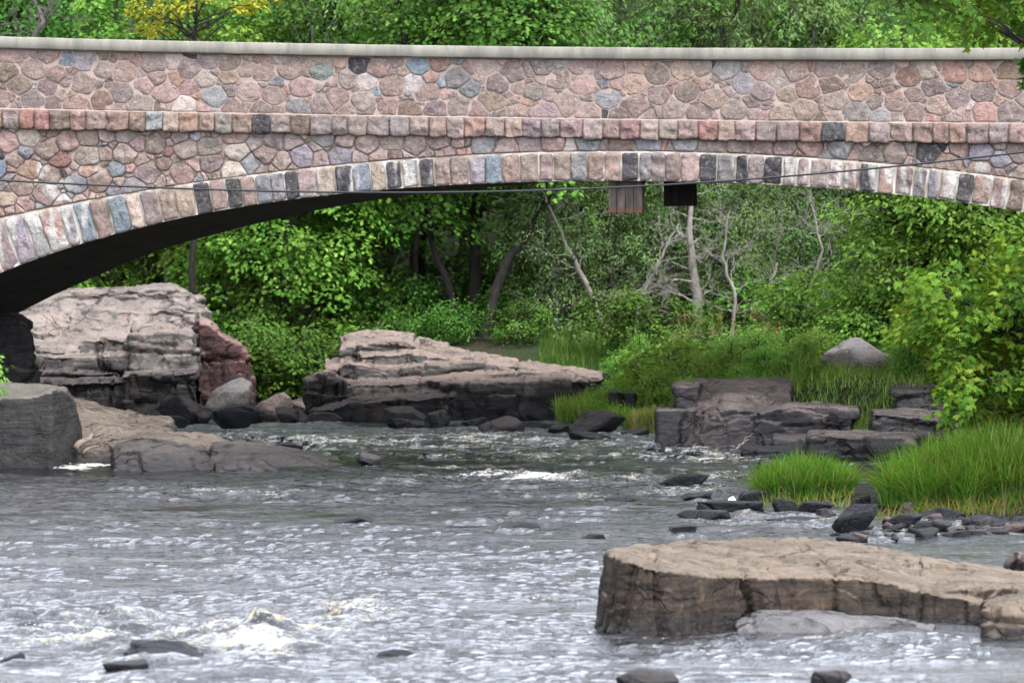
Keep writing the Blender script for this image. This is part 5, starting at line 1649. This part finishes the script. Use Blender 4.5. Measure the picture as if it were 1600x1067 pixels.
px_plant('shrub', P(1270, 560, 82), pts_in([(1230, 560), (1250, 515), (1330, 500), (1400, 505), (1420, 560)], 46, 80, 83, .26, 11), L_GREEN, BK_DARK, P_WILL, DIAM, .11,
         'green bush in front of the dark gap behind the pale boulder', 'shrub', 86, 36, .02, [[(1300, 570, 82), (1320, 530, 82)]], .4)
px_plant('shrub', P(850, 560, 86), pts_in([(780, 552), (800, 520), (860, 500), (930, 510), (950, 555), (880, 562)], 40, 84.5, 87.5, .3, 12), L_GREEN, BK_DARK, P_GREEN + P_WILL, DIAM, .10,
         'rounded green bush right of the leaning forked tree', 'shrub', 87, 40, .02, [[(860, 565, 86), (860, 520, 86)]], .4)
px_plant('shrub', P(5, 610, 60), pts_in([(-40, 545), (-5, 540), (6, 575), (8, 600), (-40, 610)], 14, 59.5, 60.5, .14, 13), L_MAPLE, BK_DARK, P_BRI, DIAM, .10,
         'small green plant at the left edge above the square boulder', 'plant', 88, 24, .015, [[(-25, 625, 60), (-15, 570, 60)]], .4)
for px, Y, s, lab in [(398, 84, .95, 'dark bush at the left of the shaded channel'), (432, 84.5, 1.1, 'dark bush in the middle of the shaded channel'), (468, 84, .95, 'dark bush at the left end of the mid river outcrop'),
                      (600, 85, .75, 'bush behind the top of the mid river outcrop'), (645, 85.5, .7, 'bush between the two leaning dark trunks and the outcrop'), (690, 85, .6, 'small bush left of the upright dark trunk'),
                      (800, 84.5, .6, 'small bush right of the foot of the leaning forked trunk'), (335, 84, .9, 'bush behind the reddish upright slab'), (1230, 82, 1.0, 'bush behind the flowering shrub at its right'), (1330, 80, .9, 'bush above the pale boulder'), (1390, 79.5, 1.0, 'bush right above the pale boulder under the bright young tree')]:
    plant('bush' if px < 1000 else 'shrub', px, Y, lab, 'shrub', s)
for k, (px, Y, s, lab) in enumerate([(1000, 82, .9, 'low green bush behind the bright leafy shrub'), (620, 88, 1.0, 'low bush left of the slender dark tree'), (520, 90, 1.1, 'low bush under the bright maple'),
                                     (690, 92, 1.2, 'bush between the dark trunks'), (820, 93, 1.2, 'bush in the shade behind the leaning forked tree'), (1120, 86, 1.0, 'low bush behind the flowering shrub'),
                                     (1240, 87, 1.1, 'low bush below the pale airy tree'), (1470, 74, 1.0, 'low bush right of the pale boulder'), (1540, 72, 1.1, 'low bush behind the foreground maple leaves'), (200, 86, 1.0, 'low bush on top of the left outcrop'), (400, 86, .8, 'dark bush in the channel behind the light pink rock'), (450, 87, 1.0, 'bush below the overhanging maple'), (580, 86, .9, 'bush behind the left top of the mid river outcrop'), (770, 88, .8, 'bush at the foot of the leaning forked trunk')]):
    plant('bush' if Y > 81 else 'shrub', px, Y, lab, 'shrub', s)

for k in range(60):
    plant('weed' if k % 2 else 'shrub', rs.uniform(960, 1285) if k % 3 else rs.uniform(1420, 1500), rs.uniform(71, 81), 'low leafy weed standing among the meadow grass', 'plant', rs.uniform(.26, .55), group='leafy weeds in the meadow grass')
# far hillside wood that reads as one mass
mw = MB(); r = np.random.RandomState(55)
n = 1500
cx_ = r.uniform(-34, 34, n); cy_ = r.uniform(112, 150, n)
cz_ = terrain_z(cx_, cy_) + r.uniform(.5, 6.0, n)
for i in range(n):
    pal = [P_GREEN, P_DARK, P_DARK, P_DARK][r.randint(4)]  # mostly dark palettes: shade deep in the wood painted into the leaves
    spray(mw, r, np.array([cx_[i], cy_[i], cz_[i]]), 34, r.uniform(.8, 1.6), np.array([0, -1.0, 0]), .34, pal, DIAM, .3, .6, r.uniform(.7, 1.1))
tag(link('forest', mw.mesh('forest', False), L_GREEN), kind='stuff')
# =================================================================== LIGHT, SKY, CAMERA
EL, AZ = math.radians(56), math.radians(150)      # azimuth from +Y towards +X: behind the camera, to the right
w = bpy.data.worlds.new('World'); sc.world = w; w.use_nodes = True
nt = w.node_tree; nt.nodes.clear()
sky = nt.nodes.new('ShaderNodeTexSky'); sky.sky_type = 'NISHITA'; sky.sun_disc = False
sky.sun_elevation = EL; sky.sun_rotation = AZ; sky.air_density = 1.0; sky.dust_density = 2.5; sky.ozone_density = 1.0
bw = nt.nodes.new('ShaderNodeRGBToBW'); nt.links.new(sky.outputs[0], bw.inputs[0])
cmb = nt.nodes.new('ShaderNodeCombineColor')
for k, g in enumerate((.945, .995, 1.12)):
    mm = nt.nodes.new('ShaderNodeMath'); mm.operation = 'MULTIPLY'; mm.inputs[1].default_value = g * 5.4
    nt.links.new(bw.outputs[0], mm.inputs[0]); nt.links.new(mm.outputs[0], cmb.inputs[k])
mx = nt.nodes.new('ShaderNodeMix'); mx.data_type = 'RGBA'; mx.inputs[0].default_value = .78
nt.links.new(sky.outputs[0], mx.inputs[6]); nt.links.new(cmb.outputs[0], mx.inputs[7])
bg = nt.nodes.new('ShaderNodeBackground'); bg.inputs[1].default_value = .15
# added brightness: sky raised overall, most towards the north, whitening the water
tc = nt.nodes.new('ShaderNodeTexCoord'); sx = nt.nodes.new('ShaderNodeSeparateXYZ'); nt.links.new(tc.outputs[0], sx.inputs[0])
mr = nt.nodes.new('ShaderNodeMapRange'); mr.interpolation_type = 'SMOOTHSTEP'
for k, v in ((1, .25), (2, .85), (3, 1.3), (4, 1.95)): mr.inputs[k].default_value = v
nt.links.new(sx.outputs[1], mr.inputs[0])
cn = nt.nodes.new('ShaderNodeTexNoise'); cn.inputs['Scale'].default_value = 3.0; cn.inputs['Detail'].default_value = 5
nt.links.new(tc.outputs[0], cn.inputs['Vector'])
cm = nt.nodes.new('ShaderNodeMapRange')
for k, v in ((1, .3), (2, .7), (3, .75), (4, 1.2)): cm.inputs[k].default_value = v
nt.links.new(cn.outputs[0], cm.inputs[0])
ml = nt.nodes.new('ShaderNodeMath'); ml.operation = 'MULTIPLY'; nt.links.new(mr.outputs[0], ml.inputs[0]); nt.links.new(cm.outputs[0], ml.inputs[1])
vm = nt.nodes.new('ShaderNodeVectorMath'); vm.operation = 'SCALE'
nt.links.new(mx.outputs[2], vm.inputs[0]); nt.links.new(ml.outputs[0], vm.inputs[3])
nt.links.new(vm.outputs[0], bg.inputs[0])
ou = nt.nodes.new('ShaderNodeOutputWorld'); nt.links.new(bg.outputs[0], ou.inputs[0])

sl = bpy.data.lights.new('sun', 'SUN'); sl.energy = 2.4; sl.angle = math.radians(10); sl.color = (1.0, .95, .87)
so = bpy.data.objects.new('sun', sl); COL.objects.link(so)
d = Vector((math.sin(AZ) * math.cos(EL), math.cos(AZ) * math.cos(EL), math.sin(EL)))
so.rotation_euler = d.to_track_quat('Z', 'Y').to_euler()
so.location = (10, -20, 40)

cam = bpy.data.cameras.new('camera'); co_ = bpy.data.objects.new('camera', cam); COL.objects.link(co_)
cam.lens = 150; cam.sensor_width = 36; cam.sensor_fit = 'HORIZONTAL'
cam.shift_y = -(533.5 - HZ) / 1600.0
cam.clip_start = .5; cam.clip_end = 2000
cam.dof.use_dof = True; cam.dof.focus_distance = 57; cam.dof.aperture_fstop = 3.4
co_.location = (0, 0, HC); co_.rotation_euler = (math.radians(90), 0, 0)
sc.camera = co_
sc.view_settings.view_transform = 'Standard'
sc.view_settings.look = 'None'
sc.view_settings.exposure = 0
sc.render.engine = 'CYCLES'
sc.cycles.max_bounces = 8; sc.cycles.transparent_max_bounces = 4
sc.cycles.use_denoising = True
